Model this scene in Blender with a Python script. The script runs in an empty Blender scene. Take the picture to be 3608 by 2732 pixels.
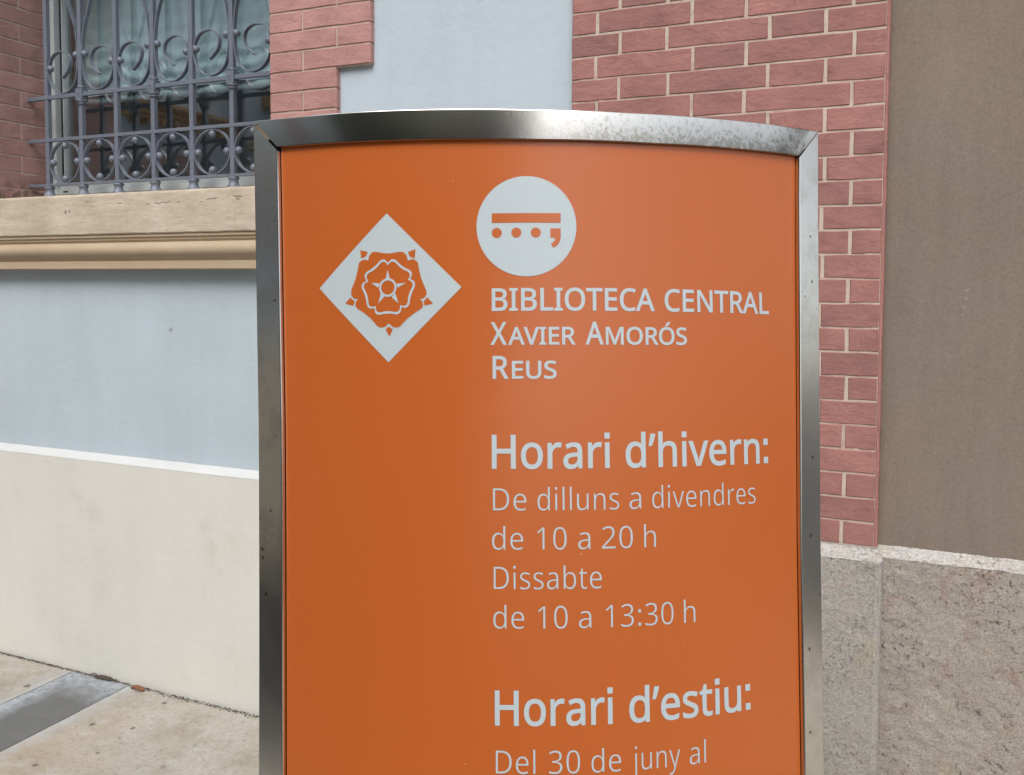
import bpy, bmesh, math, random
import numpy as np
from mathutils import Vector, Matrix, noise
from mathutils.geometry import tessellate_polygon
random.seed(7)
SC = bpy.context.scene
COL = SC.collection

# ------------------------------------------------------------------ camera
CAM_H = 1.5
F_PX, PP_X, PP_Y, W_PX, H_PX = 3265.45, 1721.9, 1159.5, 3608.0, 2732.0
RW = [[0.90876, -0.002821, 0.41731], [0.025005, 0.998549, -0.047703], [-0.416569, 0.053785, 0.907512]]          # rows: camera right, down, forward in (X, -Z, Y)
cam_data = bpy.data.cameras.new('camera')
cam_data.sensor_width = 36.0
cam_data.sensor_fit = 'HORIZONTAL'
cam_data.lens = F_PX / W_PX * 36.0
cam_data.shift_x = (W_PX / 2 - PP_X) / W_PX
cam_data.shift_y = -(H_PX / 2 - PP_Y) / W_PX
cam_data.clip_start = 0.05
cam_data.clip_end = 2000
cam = bpy.data.objects.new('camera', cam_data)
COL.objects.link(cam)
def cw(r): return Vector((r[0], r[2], -r[1]))
right, down, fwd = cw(RW[0]), cw(RW[1]), cw(RW[2])
m = Matrix.Identity(4)
for i in range(3):
    m[i][0] = right[i]; m[i][1] = -down[i]; m[i][2] = -fwd[i]
m[0][3], m[1][3], m[2][3] = 0, 0, CAM_H
cam.matrix_world = m
SC.camera = cam

# ------------------------------------------------------------------ sky, sun, exposure
SUN_EL, SUN_AZ = math.radians(48), math.radians(8)      # azimuth measured from behind the camera (-Y), negative = from the left
world = bpy.data.worlds.new('World')
SC.world = world
world.use_nodes = True
wn = world.node_tree
bg = wn.nodes['Background']
sky = wn.nodes.new('ShaderNodeTexSky')
sky.sky_type = 'NISHITA'
sky.sun_disc = False
sky.sun_elevation = SUN_EL
sky.sun_rotation = math.radians(180) - SUN_AZ
sky.air_density = 1.0
sky.dust_density = 3.0
sky.ozone_density = 1.0
hs = wn.nodes.new('ShaderNodeHueSaturation')     # overcast: the cloud sheet takes most of the blue out
hs.inputs['Saturation'].default_value = 0.38
wn.links.new(sky.outputs['Color'], hs.inputs['Color'])
wn.links.new(hs.outputs['Color'], bg.inputs['Color'])
bg.inputs['Strength'].default_value = 0.145
sun_data = bpy.data.lights.new('sun', 'SUN')
sun_data.energy = 1.1
sun_data.angle = math.radians(50)
sun_data.color = (1.0, 0.97, 0.93)
sun = bpy.data.objects.new('sun', sun_data)
COL.objects.link(sun)
sd = Vector((math.sin(SUN_AZ) * math.cos(SUN_EL), -math.cos(SUN_AZ) * math.cos(SUN_EL), math.sin(SUN_EL)))
sun.rotation_euler = sd.to_track_quat('Z', 'Y').to_euler()
sun.location = (0, -3, 8)
SC.view_settings.view_transform = 'Standard'
SC.view_settings.look = 'None'
SC.view_settings.exposure = 0.80
SC.view_settings.gamma = 1.0
SC.view_settings.use_curve_mapping = False

# ------------------------------------------------------------------ material helpers
class NT:
    def __init__(s, name):
        s.m = bpy.data.materials.new(name); s.m.use_nodes = True
        s.t = s.m.node_tree; s.b = s.t.nodes['Principled BSDF']; s.out = s.t.nodes['Material Output']
    def n(s, typ, **kw):
        x = s.t.nodes.new(typ)
        for k, v in kw.items():
            if k.startswith('i_'):
                key = k[2:].replace('_', ' ')
                x.inputs[key].default_value = v
            else: setattr(x, k, v)
        return x
    def l(s, a, b): s.t.links.new(a, b)
    def pos(s, scale=(1, 1, 1), offset_random=False):
        g = s.n('ShaderNodeNewGeometry')
        mp = s.n('ShaderNodeMapping'); mp.inputs['Scale'].default_value = scale
        s.l(g.outputs['Position'], mp.inputs['Vector'])
        return mp.outputs['Vector']
    def noise(s, vec, scale, detail=4, rough=.55, dist=0.0, out='Fac'):
        x = s.n('ShaderNodeTexNoise'); x.inputs['Scale'].default_value = scale; x.inputs['Detail'].default_value = detail
        x.inputs['Roughness'].default_value = rough; x.inputs['Distortion'].default_value = dist
        s.l(vec, x.inputs['Vector']); return x.outputs[out]
    def ramp(s, fac, stops, interp='LINEAR'):
        r = s.n('ShaderNodeValToRGB'); r.color_ramp.interpolation = interp
        els = r.color_ramp.elements
        while len(els) < len(stops): els.new(0.5)
        for e, (p, c) in zip(els, stops):
            e.position = p; e.color = (c, c, c, 1) if isinstance(c, (int, float)) else (*c, 1)
        s.l(fac, r.inputs['Fac']); return r.outputs['Color']
    def mix(s, fac, a, b, mode='MIX'):
        x = s.n('ShaderNodeMix'); x.data_type = 'RGBA'; x.blend_type = mode
        for ii, v in ((0, fac), (6, a), (7, b)):
            inp = x.inputs[ii]
            if isinstance(v, (int, float)): inp.default_value = v if ii == 0 else (v, v, v, 1)
            elif isinstance(v, tuple): inp.default_value = (*v, 1)
            else: s.l(v, inp)
        return x.outputs[2]
    def math(s, op, a, b=None):
        x = s.n('ShaderNodeMath'); x.operation = op
        for i, v in enumerate((a, b)):
            if v is None: continue
            if isinstance(v, (int, float)): x.inputs[i].default_value = v
            else: s.l(v, x.inputs[i])
        return x.outputs[0]
    def bump(s, h, strength=.3, dist=.002, normal=None):
        b = s.n('ShaderNodeBump'); b.inputs['Strength'].default_value = strength; b.inputs['Distance'].default_value = dist
        s.l(h, b.inputs['Height'])
        if normal: s.l(normal, b.inputs['Normal'])
        return b.outputs['Normal']
    def done(s, col=None, rough=.8, normal=None, metal=0.0, spec=.3):
        if col is not None:
            if isinstance(col, tuple): s.b.inputs['Base Color'].default_value = (*col, 1)
            else: s.l(col, s.b.inputs['Base Color'])
        if isinstance(rough, (int, float)): s.b.inputs['Roughness'].default_value = rough
        else: s.l(rough, s.b.inputs['Roughness'])
        s.b.inputs['Metallic'].default_value = metal
        s.b.inputs['Specular IOR Level'].default_value = spec
        if normal: s.l(normal, s.b.inputs['Normal'])
        return s.m
    def spots(s, pts, soft=.5, vec=None, wob=.35):
        """max over spots of a soft round mask; pts = (x, y, z, r)"""
        g = s.n('ShaderNodeNewGeometry'); P = g.outputs['Position']
        nz = s.noise(P, 120, 3, out='Color')
        off = s.n('ShaderNodeVectorMath'); off.operation = 'SUBTRACT'; s.l(nz, off.inputs[0]); off.inputs[1].default_value = (.5, .5, .5)
        tot = None
        for (x, y, z, r) in pts:
            sc = s.n('ShaderNodeVectorMath'); sc.operation = 'SCALE'; s.l(off.outputs[0], sc.inputs[0]); sc.inputs['Scale'].default_value = r * wob * 4
            ad = s.n('ShaderNodeVectorMath'); ad.operation = 'ADD'; s.l(P, ad.inputs[0]); s.l(sc.outputs[0], ad.inputs[1])
            d = s.n('ShaderNodeVectorMath'); d.operation = 'DISTANCE'; s.l(ad.outputs[0], d.inputs[0]); d.inputs[1].default_value = (x, y, z)
            mr = s.n('ShaderNodeMapRange'); mr.inputs['From Min'].default_value = r; mr.inputs['From Max'].default_value = r * (1 - soft)
            s.l(d.outputs['Value'], mr.inputs['Value'])
            tot = mr.outputs[0] if tot is None else s.math('MAXIMUM', tot, mr.outputs[0])
        return tot

def plaster(name, c, vari=.06, streak=.04, bumpd=.0012, fine=260):
    t = NT(name); P = t.pos()
    a = t.noise(P, 2.3, 5, .6); b = t.noise(t.pos((9, 9, 1.1)), 1.3, 5, .6)
    big = t.ramp(a, [(.3, 1 - vari), (.7, 1 + vari * .4)])
    st = t.ramp(b, [(.35, 1 - streak), (.65, 1.0)])
    col = t.mix(1.0, t.mix(1.0, c, big, 'MULTIPLY'), st, 'MULTIPLY')
    f = t.noise(P, fine, 3, .7)
    col = t.mix(1.0, col, t.ramp(f, [(.3, .95), (.7, 1.03)]), 'MULTIPLY')
    n = t.bump(t.noise(P, 28, 6, .65), .35, bumpd * 3)
    n = t.bump(f, .35, bumpd, n)
    return t, col, n

M = {}
t, c, n = plaster('blue_plaster', (.475, .55, .605))
sp = t.spots([(-2.42, 2.54, 1.315, .012)], .9)
M['blue'] = t.done(t.mix(t.math('MULTIPLY', sp, .6), c, (.12, .11, .10)), .85, n)
t, c, n = plaster('white_plaster', (.70, .69, .64), .06, .03)
P = t.pos((1, 1, .8))
sm = t.math('MULTIPLY', t.ramp(t.noise(P, 5.5, 5, .62), [(.56, 0.), (.75, 1.)]), t.ramp(t.noise(t.pos((30, 30, 4)), 1.5, 4, .7), [(.3, .2), (.7, 1.)]))
c = t.mix(t.math('MULTIPLY', sm, .22), c, (.42, .36, .28))
sp = t.spots([(-2.21, 2.5, .56, .035), (-2.25, 2.5, .63, .03), (-2.12, 2.5, .60, .022), (-2.78, 2.5, .62, .06), (-2.86, 2.5, .68, .04), (-2.17, 2.5, .48, .022)], .95, wob=.9)
c = t.mix(t.math('MULTIPLY', sp, .22), c, (.38, .33, .26))
M['white'] = t.done(c, .8, n)
t, c, n = plaster('white_ledge', (.64, .65, .64), .07, .05)
M['ledge'] = t.done(c, .75, n)
t, c, n = plaster('brown_render', (.228, .180, .138), .10, .10)
P = t.pos()
c = t.mix(t.ramp(t.noise(P, 1.6, 4, .6), [(.4, 0.), (.7, .5)]), c, (.185, .170, .152))
sp = t.spots([(.118, 2.56, 1.475, .008), (.115, 2.56, 1.455, .006), (.112, 2.56, 1.435, .006), (.108, 2.56, 1.415, .005)], .9, wob=.6)
c = t.mix(t.math('MULTIPLY', sp, .5), c, (.36, .33, .30))
c = t.mix(1.0, c, t.ramp(t.noise(t.pos((40, 40, 5)), 1.0, 5, .7), [(.3, .95), (.7, 1.03)]), 'MULTIPLY')
c = t.mix(1.0, c, t.ramp(t.noise(P, 130, 5, .8), [(.35, .88), (.65, 1.10)]), 'MULTIPLY')
M['brown'] = t.done(c, .85, n)

def brickmat(name, c1, c2, soot=0):
    t = NT(name)
    oi = t.n('ShaderNodeObjectInfo'); g = t.n('ShaderNodeNewGeometry')
    P = g.outputs['Position']
    col = t.mix(oi.outputs['Random'], c1, c2)
    a = t.noise(P, 9, 5, .65)
    col = t.mix(1.0, col, t.ramp(a, [(.28, .80), (.72, 1.10)]), 'MULTIPLY')
    f = t.noise(P, 320, 3, .7)
    col = t.mix(1.0, col, t.ramp(f, [(.3, .92), (.7, 1.06)]), 'MULTIPLY')
    pale = t.ramp(t.noise(P, 34, 5, .7), [(.60, 0.), (.80, .35)])
    col = t.mix(pale, col, (.50, .33, .29))
    if soot:
        z = t.n('ShaderNodeSeparateXYZ'); t.l(P, z.inputs[0])
        mr = t.n('ShaderNodeMapRange'); mr.inputs['From Min'].default_value = 1.93; mr.inputs['From Max'].default_value = 1.85; t.l(z.outputs['Z'], mr.inputs['Value'])
        k = t.math('MULTIPLY', mr.outputs[0], t.ramp(t.noise(P, 30, 4, .7), [(.4, 0.), (.6, .8)]))
        col = t.mix(k, col, (.10, .075, .06))
    mp = t.pos((1, 1, 1.7))
    rip = t.noise(mp, 17, 6, .62, .25)
    n = t.bump(rip, .6, .011)
    chip = t.ramp(t.noise(t.pos((1, 1, 1.9)), 48, 6, .72, .3), [(.30, 0.), (.42, 1.)])
    n = t.bump(chip, .35, .004, n)
    n = t.bump(f, .4, .0015, n)
    return t.done(col, .78, n, spec=.25)
M['brick_r'] = brickmat('painted_brick', (.365, .172, .150), (.295, .145, .130))
M['brick_l'] = brickmat('pink_brick', (.485, .265, .240), (.435, .235, .212))
M['brick_j'] = brickmat('jamb_brick', (.375, .220, .200), (.325, .19, .175), 1)
t = NT('mortar'); P = t.pos(); c = t.mix(t.noise(P, 18, 5, .7), (.44, .35, .29), (.60, .52, .44))
c = t.mix(t.ramp(t.noise(P, 9, 5, .7), [(.52, 0.), (.66, .6)]), c, (.36, .19, .165))
c = t.mix(t.ramp(t.noise(P, 60, 5, .75), [(.52, 0.), (.66, .5)]), c, (.30, .22, .18))
M['mortar'] = t.done(c, .9, t.bump(t.noise(P, 160, 4), .5, .003))

t = NT('sill_stone'); P = t.pos((1, 1, 3.0))
c = t.mix(t.ramp(t.noise(P, 6.5, 7, .7), [(.3, 0.), (.7, 1.)]), (.40, .325, .24), (.62, .545, .445))
c = t.mix(t.ramp(t.noise(t.pos((26, 1, 2.2)), 1.1, 4, .6), [(.62, 0.), (.8, .45)]), c, (.27, .22, .17))
c = t.mix(t.ramp(t.noise(P, 90, 4, .75), [(.62, 0.), (.8, .3)]), c, (.72, .66, .58))
crk = t.n('ShaderNodeSeparateXYZ'); t.l(t.pos(), crk.inputs[0])
w1 = t.noise(t.pos((1.6, 0, 0)), 2.2, 5, .7)
line = t.math('ABSOLUTE', t.math('SUBTRACT', crk.outputs['Z'], t.math('ADD', 1.70, t.math('MULTIPLY', w1, .125))))
cr = t.math('MULTIPLY', t.ramp(line, [(.0, 1.), (.0022, 0.)]), t.ramp(t.noise(t.pos((14, 1, 1)), 1.0, 3, .6), [(.56, 0.), (.60, 1.)]))
front = t.n('ShaderNodeMapRange'); front.inputs['From Min'].default_value = 1.662; front.inputs['From Max'].default_value = 1.668; t.l(crk.outputs['Z'], front.inputs['Value'])
cr = t.math('MULTIPLY', cr, front.outputs[0])
hl = t.spots([(-2.84, 2.46, 1.740, .011), (-2.822, 2.46, 1.742, .007), (-2.30, 2.46, 1.760, .0045), (-2.045, 2.46, 1.762, .009)], .5, wob=.5)
dk = t.math('MAXIMUM', cr, hl)
c = t.mix(t.math('MULTIPLY', dk, .5), c, (.13, .10, .065))
hb = t.math('SUBTRACT', t.noise(P, 40, 6, .65), t.math('MULTIPLY', dk, 1.2))
M['sill'] = t.done(c, .85, t.bump(hb, .5, .004))
t = NT('sill_moulding'); P = t.pos((1, 1, 3.0))
c = t.mix(t.noise(P, 3.5, 5, .6), (.38, .285, .19), (.51, .41, .295))
M['mould'] = t.done(c, .8, t.bump(t.noise(P, 120, 4, .6), .3, .0015))

def stone(name, base1, base2, dark, rust, sc=1.0, pit=.6):
    t = NT(name); P = t.pos()
    c = t.mix(t.noise(P, 9 * sc, 7, .7), base1, base2)
    c = t.mix(t.ramp(t.noise(P, 55 * sc, 5, .75), [(.40, .45), (.62, 0.)]), c, (.33, .285, .24))
    c = t.mix(t.ramp(t.noise(P, 11 * sc, 5, .7, .6), [(.54, 0.), (.70, .55)]), c, rust)
    c = t.mix(t.ramp(t.noise(P, 7.3 * sc, 4, .6), [(.56, 0.), (.70, .40)]), c, (.42, .36, .20))
    p1 = t.ramp(t.noise(P, 85 * sc, 5, .6, .35), [(.36, 1.), (.43, 0.)])
    p2 = t.ramp(t.noise(t.pos((1, 1, .8)), 30 * sc, 7, .72, .5), [(.34, 1.), (.385, 0.)])
    dens = t.ramp(t.noise(P, 6.5, 5, .65), [(.42, .12), (.62, 1.)])
    pits = t.math('MULTIPLY', t.math('MAXIMUM', p1, p2), dens)
    c = t.mix(t.math('MULTIPLY', pits, pit), c, dark)
    g = t.noise(P, 190, 6, .85)
    c = t.mix(1.0, c, t.ramp(g, [(.36, .60), (.50, 1.), (.64, 1.25)]), 'MULTIPLY')
    h = t.math('SUBTRACT', t.noise(P, 70 * sc, 8, .78), t.math('MULTIPLY', pits, .8))
    return t, c, t.bump(h, .8, .0045)
t, c, n = stone('granite_dado', (.25, .222, .195), (.47, .43, .385), (.05, .035, .028), (.30, .16, .125), 1.0, .9)
M['dado'] = t.done(c, .85, n)
t, c, n = stone('granite_pier', (.32, .305, .285), (.47, .45, .42), (.15, .13, .12), (.42, .32, .27), 1.15, .45)
M['pierstone'] = t.done(c, .85, n)
t, c, n = stone('pale_bush_hammered', (.50, .48, .46), (.66, .64, .62), (.20, .17, .15), (.44, .38, .33), 1.6, .35)
M['chamfer'] = t.done(c, .85, n)

# paving
t = NT('pavement_stone'); P = t.pos()
c = t.mix(t.ramp(t.noise(P, 4.2, 7, .75), [(.32, 0.), (.68, 1.)]), (.34, .30, .235), (.53, .50, .45))
c = t.mix(t.ramp(t.noise(P, 1.7, 4, .6), [(.52, 0.), (.70, .45)]), c, (.44, .33, .21))
c = t.mix(t.ramp(t.noise(P, 60, 5, .8), [(.54, 0.), (.66, .65)]), c, (.20, .17, .14))
c = t.mix(t.ramp(t.noise(P, 8, 6, .75), [(.54, 0.), (.70, .6)]), c, (.58, .58, .58))
c = t.mix(t.ramp(t.noise(P, 26, 7, .8), [(.58, 0.), (.64, .6)]), c, (.20, .175, .145))
c = t.mix(1.0, c, t.ramp(t.noise(P, 300, 3, .8), [(.3, .86), (.7, 1.1)]), 'MULTIPLY')
sx = t.n('ShaderNodeSeparateXYZ'); t.l(t.pos(), sx.inputs[0])
wv = t.math('ADD', sx.outputs['X'], t.math('MULTIPLY', t.noise(P, 6, 4), .12))
eff = t.ramp(t.math('MULTIPLY', t.math('ABSOLUTE', t.math('SUBTRACT', wv, -2.68)), 4.0), [(.60, .8), (.92, 0.)])
eff = t.math('MULTIPLY', eff, t.ramp(t.noise(P, 30, 7, .8), [(.40, .15), (.58, 1.)]))
c = t.mix(eff, c, (.44, .47, .50))
sp = t.spots([(-2.931, 2.323, 0, .016), (-2.372, 2.432, 0, .012), (-2.479, 2.209, 0, .013), (-2.334, 2.247, 0, .010), (-2.426, 1.944, 0, .012), (-2.31, 2.08, 0, .007)], .5, wob=.5)
c = t.mix(t.math('MULTIPLY', sp, .75), c, (.07, .065, .06))
M['pave'] = t.done(c, .85, t.bump(t.noise(P, 110, 6, .75), .7, .004))
t = NT('channel_slab'); P = t.pos()
sx = t.n('ShaderNodeSeparateXYZ'); t.l(P, sx.inputs[0])
wv = t.math('ADD', sx.outputs['X'], t.math('MULTIPLY', t.math('SUBTRACT', t.noise(P, 9, 5, .7), .5), .09))
e1 = t.ramp(t.math('MULTIPLY', t.math('SUBTRACT', wv, -2.90), 5.0), [(.22, 1.), (.62, 0.)])
e2 = t.n('ShaderNodeMapRange'); e2.inputs['From Min'].default_value = 2.30; e2.inputs['From Max'].default_value = 2.47
t.l(t.math('ADD', sx.outputs['Y'], t.math('MULTIPLY', t.math('SUBTRACT', t.noise(P, 11, 5, .7), .5), .12)), e2.inputs['Value'])
ef = t.math('MULTIPLY', t.math('MAXIMUM', e1, e2.outputs[0]), t.ramp(t.noise(P, 26, 7, .8), [(.38, .25), (.58, 1.)]))
c = t.mix(t.noise(P, 12, 5, .7), (.10, .103, .10), (.19, .19, .185))
c = t.mix(t.ramp(t.noise(P, 5, 4, .7), [(.6, 0.), (.7, .35)]), c, (.07, .07, .07))
c = t.mix(t.math('MULTIPLY', ef, .85), c, (.46, .50, .55))
c = t.mix(1.0, c, t.ramp(t.noise(P, 260, 3, .8), [(.3, .9), (.7, 1.1)]), 'MULTIPLY')
M['channel'] = t.done(c, .75, t.bump(t.noise(P, 150, 5, .7), .5, .002))
t = NT('dirt'); P = t.pos(); M['dirt'] = t.done(t.mix(t.noise(P, 60, 4), (.05, .04, .035), (.16, .13, .10)), .95, t.bump(t.noise(P, 90, 5), .8, .006))
t = NT('asphalt'); P = t.pos(); M['asphalt'] = t.done(t.mix(t.noise(P, 90, 4), (.035, .035, .035), (.065, .063, .06)), .9, t.bump(t.noise(P, 200, 4), .6, .004))
t = NT('dry_leaf'); P = t.pos(); M['leaf'] = t.done(t.mix(t.noise(P, 150, 3), (.16, .06, .03), (.27, .12, .06)), .6)
t = NT('kerb_stone'); P = t.pos(); M['kerb'] = t.done(t.mix(t.noise(P, 30, 5), (.26, .25, .24), (.36, .35, .33)), .85)

# metals
t = NT('painted_iron'); P = t.pos()
c = t.mix(t.noise(P, 40, 5, .7), (.125, .145, .185), (.175, .197, .245))
c = t.mix(t.ramp(t.noise(P, 230, 3, .8), [(.60, 0.), (.75, .5)]), c, (.33, .34, .36))
M['iron'] = t.done(c, .5, t.bump(t.noise(P, 300, 3), .4, .0012), metal=.15, spec=.5)
def steel(name, dirt, marks=None):
    t = NT(name); P = t.pos()
    br = t.noise(t.pos((600, 600, 6)), 1.0, 3, .6)
    c = t.mix(br, (.68, .655, .60), (.76, .735, .68))
    blot = t.noise(P, 22, 6, .7)
    mask = t.ramp(blot, [(.46, 0.), (.60, 1.)])
    if dirt == 'top':
        g = t.n('ShaderNodeNewGeometry'); o = t.n('ShaderNodeTexCoord'); s = t.n('ShaderNodeSeparateXYZ'); t.l(o.outputs['UV'], s.inputs[0])
        # more grime towards the lower rim of the bar and on its right half
        low = t.ramp(s.outputs['Y'], [(.25, .0), (.95, 1.)])
        rt = t.ramp(s.outputs['X'], [(.48, .0), (.60, 1.)])
        n1 = t.ramp(t.math('ADD', t.noise(P, 140, 6, .78), t.math('MULTIPLY', t.math('ADD', low, t.noise(P, 22, 4, .6)), .13)), [(.59, 0.), (.71, 1.)])
        mask = t.math('MULTIPLY', n1, t.math('ADD', t.math('MULTIPLY', rt, .8), .02))
        c = t.mix(t.math('MULTIPLY', mask, .62), c, (.24, .215, .165))
        c = t.mix(t.math('MULTIPLY', t.ramp(s.outputs['X'], [(.90, 0.), (.955, .8), (.975, .7), (.985, 0.)]), t.ramp(t.noise(P, 45, 5, .7), [(.3, .3), (.6, 1.)])), c, (.17, .155, .12))
        c = t.mix(1.0, c, t.ramp(s.outputs['Y'], [(.1, .92), (.9, .62)]), 'MULTIPLY')
        r = t.mix(mask, .17, .50)
    else:
        c = t.mix(t.math('MULTIPLY', mask, .16), c, (.38, .35, .30))
        sp = t.ramp(t.noise(P, 75, 2, .5), [(.735, 0.), (.76, 1.)])
        c = t.mix(t.math('MULTIPLY', sp, .55), c, (.10, .09, .08))
        r = t.mix(mask, .17, .21)
        if marks: c = t.mix(t.math('MULTIPLY', t.spots(marks, .6, wob=.6), .8), c, (.07, .06, .05))
    n = t.bump(br, .06, .0004)
    return t.done(c, r, n, metal=1.0)
M['steel_top'] = steel('steel_top', 'top')
t = NT('orange_film'); P = t.pos()
c = t.mix(t.noise(P, 2.5, 3), (.455, .105, .019), (.485, .114, .022))
c = t.mix(1.0, c, t.ramp(t.noise(P, 900, 2, .8), [(.3, .95), (.7, 1.05)]), 'MULTIPLY')
dust = t.ramp(t.noise(P, 130, 2, .4), [(.80, 0.), (.815, 1.)])
c = t.mix(t.math('MULTIPLY', dust, .5), c, (.75, .55, .40))
M['orange'] = t.done(c, .27, t.bump(t.noise(P, 1400, 2), .06, .0003), spec=.5)
t = NT('grey_film'); P = t.pos()
c = t.mix(t.noise(P, 500, 2, .7), (.45, .51, .53), (.48, .54, .56))
M['film'] = t.done(c, .35, t.bump(t.noise(P, 900, 2), .08, .0003), spec=.4)
M['black'] = NT('gap_black').done((.012, .012, .014), .6)

# window
t = NT('window_frame_paint'); P = t.pos(); M['frame'] = t.done(t.mix(t.noise(P, 20, 4), (.40, .44, .45), (.50, .54, .55)), .5, spec=.4)
M['rebate_dark'] = NT('rebate_shade').done((.02, .025, .025), .5)
t = NT('curtain_cloth'); P = t.pos()
c = t.mix(t.noise(t.pos((14, 14, 3)), 1, 4), (.38, .50, .54), (.46, .57, .60))
M['curtain'] = t.done(c, .8, t.bump(t.noise(P, 500, 2), .3, .001))
M['room'] = NT('room_plaster').done((.75, .78, .80), .9)
t = NT('window_glass')
gl = t.n('ShaderNodeBsdfGlossy'); gl.inputs['Roughness'].default_value = .015; gl.inputs['Color'].default_value = (1, 1, 1, 1)
tr = t.n('ShaderNodeBsdfTransparent'); tr.inputs['Color'].default_value = (.86, .93, .93, 1)
fr = t.n('ShaderNodeFresnel'); gg = t.n('ShaderNodeNewGeometry')
t.l(t.math('POWER', 3.2, t.math('SUBTRACT', 1.0, t.math('MULTIPLY', gg.outputs['Backfacing'], 2.0))), fr.inputs['IOR'])
wob = t.bump(t.noise(t.pos(), 3.0, 2), .05, .01)
t.l(wob, gl.inputs['Normal'])
mx = t.n('ShaderNodeMixShader'); t.l(fr.outputs[0], mx.inputs[0]); t.l(tr.outputs[0], mx.inputs[1]); t.l(gl.outputs[0], mx.inputs[2])
t.l(mx.outputs[0], t.out.inputs['Surface']); M['glass'] = t.m
M['dark_glass'] = NT('dark_window').done((.02, .022, .025), .1, spec=.6)
M['ochre'] = plaster('ochre_moulding', (.50, .30, .13))[0].m
for nm, base in (('ochre', (.50, .30, .13)),):
    t, c, n = plaster('ochre_render', base, .12, .1); M['ochre'] = t.done(c, .85, n)
M['bark'] = NT('bark').done((.10, .075, .055), .9)
t = NT('leaves'); oi = t.noise(t.pos(), 3, 3); M['leaves'] = t.done(t.mix(oi, (.025, .045, .018), (.06, .095, .035)), .7)
t, c, n = plaster('pale_street_render', (.42, .38, .32), .1, .1); M['pale'] = t.done(c, .85, n)
t, c, n = plaster('cream_render', (.85, .74, .58), .1, .1); M['cream'] = t.done(c, .85, n)
M['roof'] = NT('roof_tile').done((.25, .12, .08), .85)

# ------------------------------------------------------------------ object helpers
def link(name, me, mat=None, parent=None):
    o = bpy.data.objects.new(name, me); COL.objects.link(o)
    if mat is not None and me is not None and not me.materials: me.materials.append(mat)
    if parent is not None: o.parent = parent
    return o
def thing(name, label, cat, loc=(0, 0, 0), group=None):
    o = bpy.data.objects.new(name, None); COL.objects.link(o); o.location = loc
    o['label'] = label; o['category'] = cat; o.empty_display_size = .1
    if group: o['group'] = group
    return o
def tag(o, label=None, cat=None, group=None, kind=None):
    if label: o['label'] = label
    if cat: o['category'] = cat
    if group: o['group'] = group
    if kind: o['kind'] = kind
    return o
def mesh(name, verts, faces, smooth=False):
    me = bpy.data.meshes.new(name); me.from_pydata([tuple(v) for v in verts], [], faces); me.update()
    if smooth: me.polygons.foreach_set('use_smooth', [True] * len(me.polygons))
    return me
class MB:
    def __init__(s): s.v = []; s.f = []
    def add(s, v, f): b = len(s.v); s.v += [tuple(p) for p in v]; s.f += [tuple(i + b for i in q) for q in f]; return s
    def box(s, x0, x1, y0, y1, z0, z1):
        v = [(x, y, z) for z in (z0, z1) for y in (y0, y1) for x in (x0, x1)]
        return s.add(v, [(0, 2, 3, 1), (4, 5, 7, 6), (0, 1, 5, 4), (2, 6, 7, 3), (0, 4, 6, 2), (1, 3, 7, 5)])
    def prism_x(s, prof, x0, x1):      # closed profile of (y, z), extruded along x
        n = len(prof); v = [(x0, y, z) for y, z in prof] + [(x1, y, z) for y, z in prof]
        f = [(i, (i + 1) % n, n + (i + 1) % n, n + i) for i in range(n)] + [tuple(range(n))[::-1], tuple(range(n, 2 * n))]
        return s.add(v, f)
    def prism_z(s, prof, z0, z1):      # closed profile of (x, y)
        n = len(prof); v = [(x, y, z0) for x, y in prof] + [(x, y, z1) for x, y in prof]
        f = [(i, (i + 1) % n, n + (i + 1) % n, n + i) for i in range(n)] + [tuple(range(n))[::-1], tuple(range(n, 2 * n))]
        return s.add(v, f)
    def lathe(s, prof, cx, cy, n=16):  # (r, z) list
        b = []; 
        for r, z in prof:
            for k in range(n): a = 2 * math.pi * k / n; b.append((cx + r * math.cos(a), cy + r * math.sin(a), z))
        f = [(i * n + k, i * n + (k + 1) % n, (i + 1) * n + (k + 1) % n, (i + 1) * n + k) for i in range(len(prof) - 1) for k in range(n)]
        f += [tuple(range(n))[::-1], tuple(range((len(prof) - 1) * n, len(prof) * n))]
        return s.add(b, f)
    def build(s, name, mat, parent=None, smooth=False, bevel=0, loc=None):
        v = s.v
        if loc is not None: v = [(a - loc[0], b - loc[1], c - loc[2]) for a, b, c in v]
        me = mesh(name, v, s.f, smooth)
        bm = bmesh.new(); bm.from_mesh(me); bmesh.ops.recalc_face_normals(bm, faces=bm.faces[:]); bm.to_mesh(me); bm.free()
        if smooth: me.polygons.foreach_set('use_smooth', [True] * len(me.polygons))
        o = link(name, me, mat, parent)
        if loc is not None: o.location = loc
        if bevel:
            md = o.modifiers.new('bevel', 'BEVEL'); md.width = bevel; md.segments = 2; md.limit_method = 'ANGLE'; md.angle_limit = math.radians(40)
        return o

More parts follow.
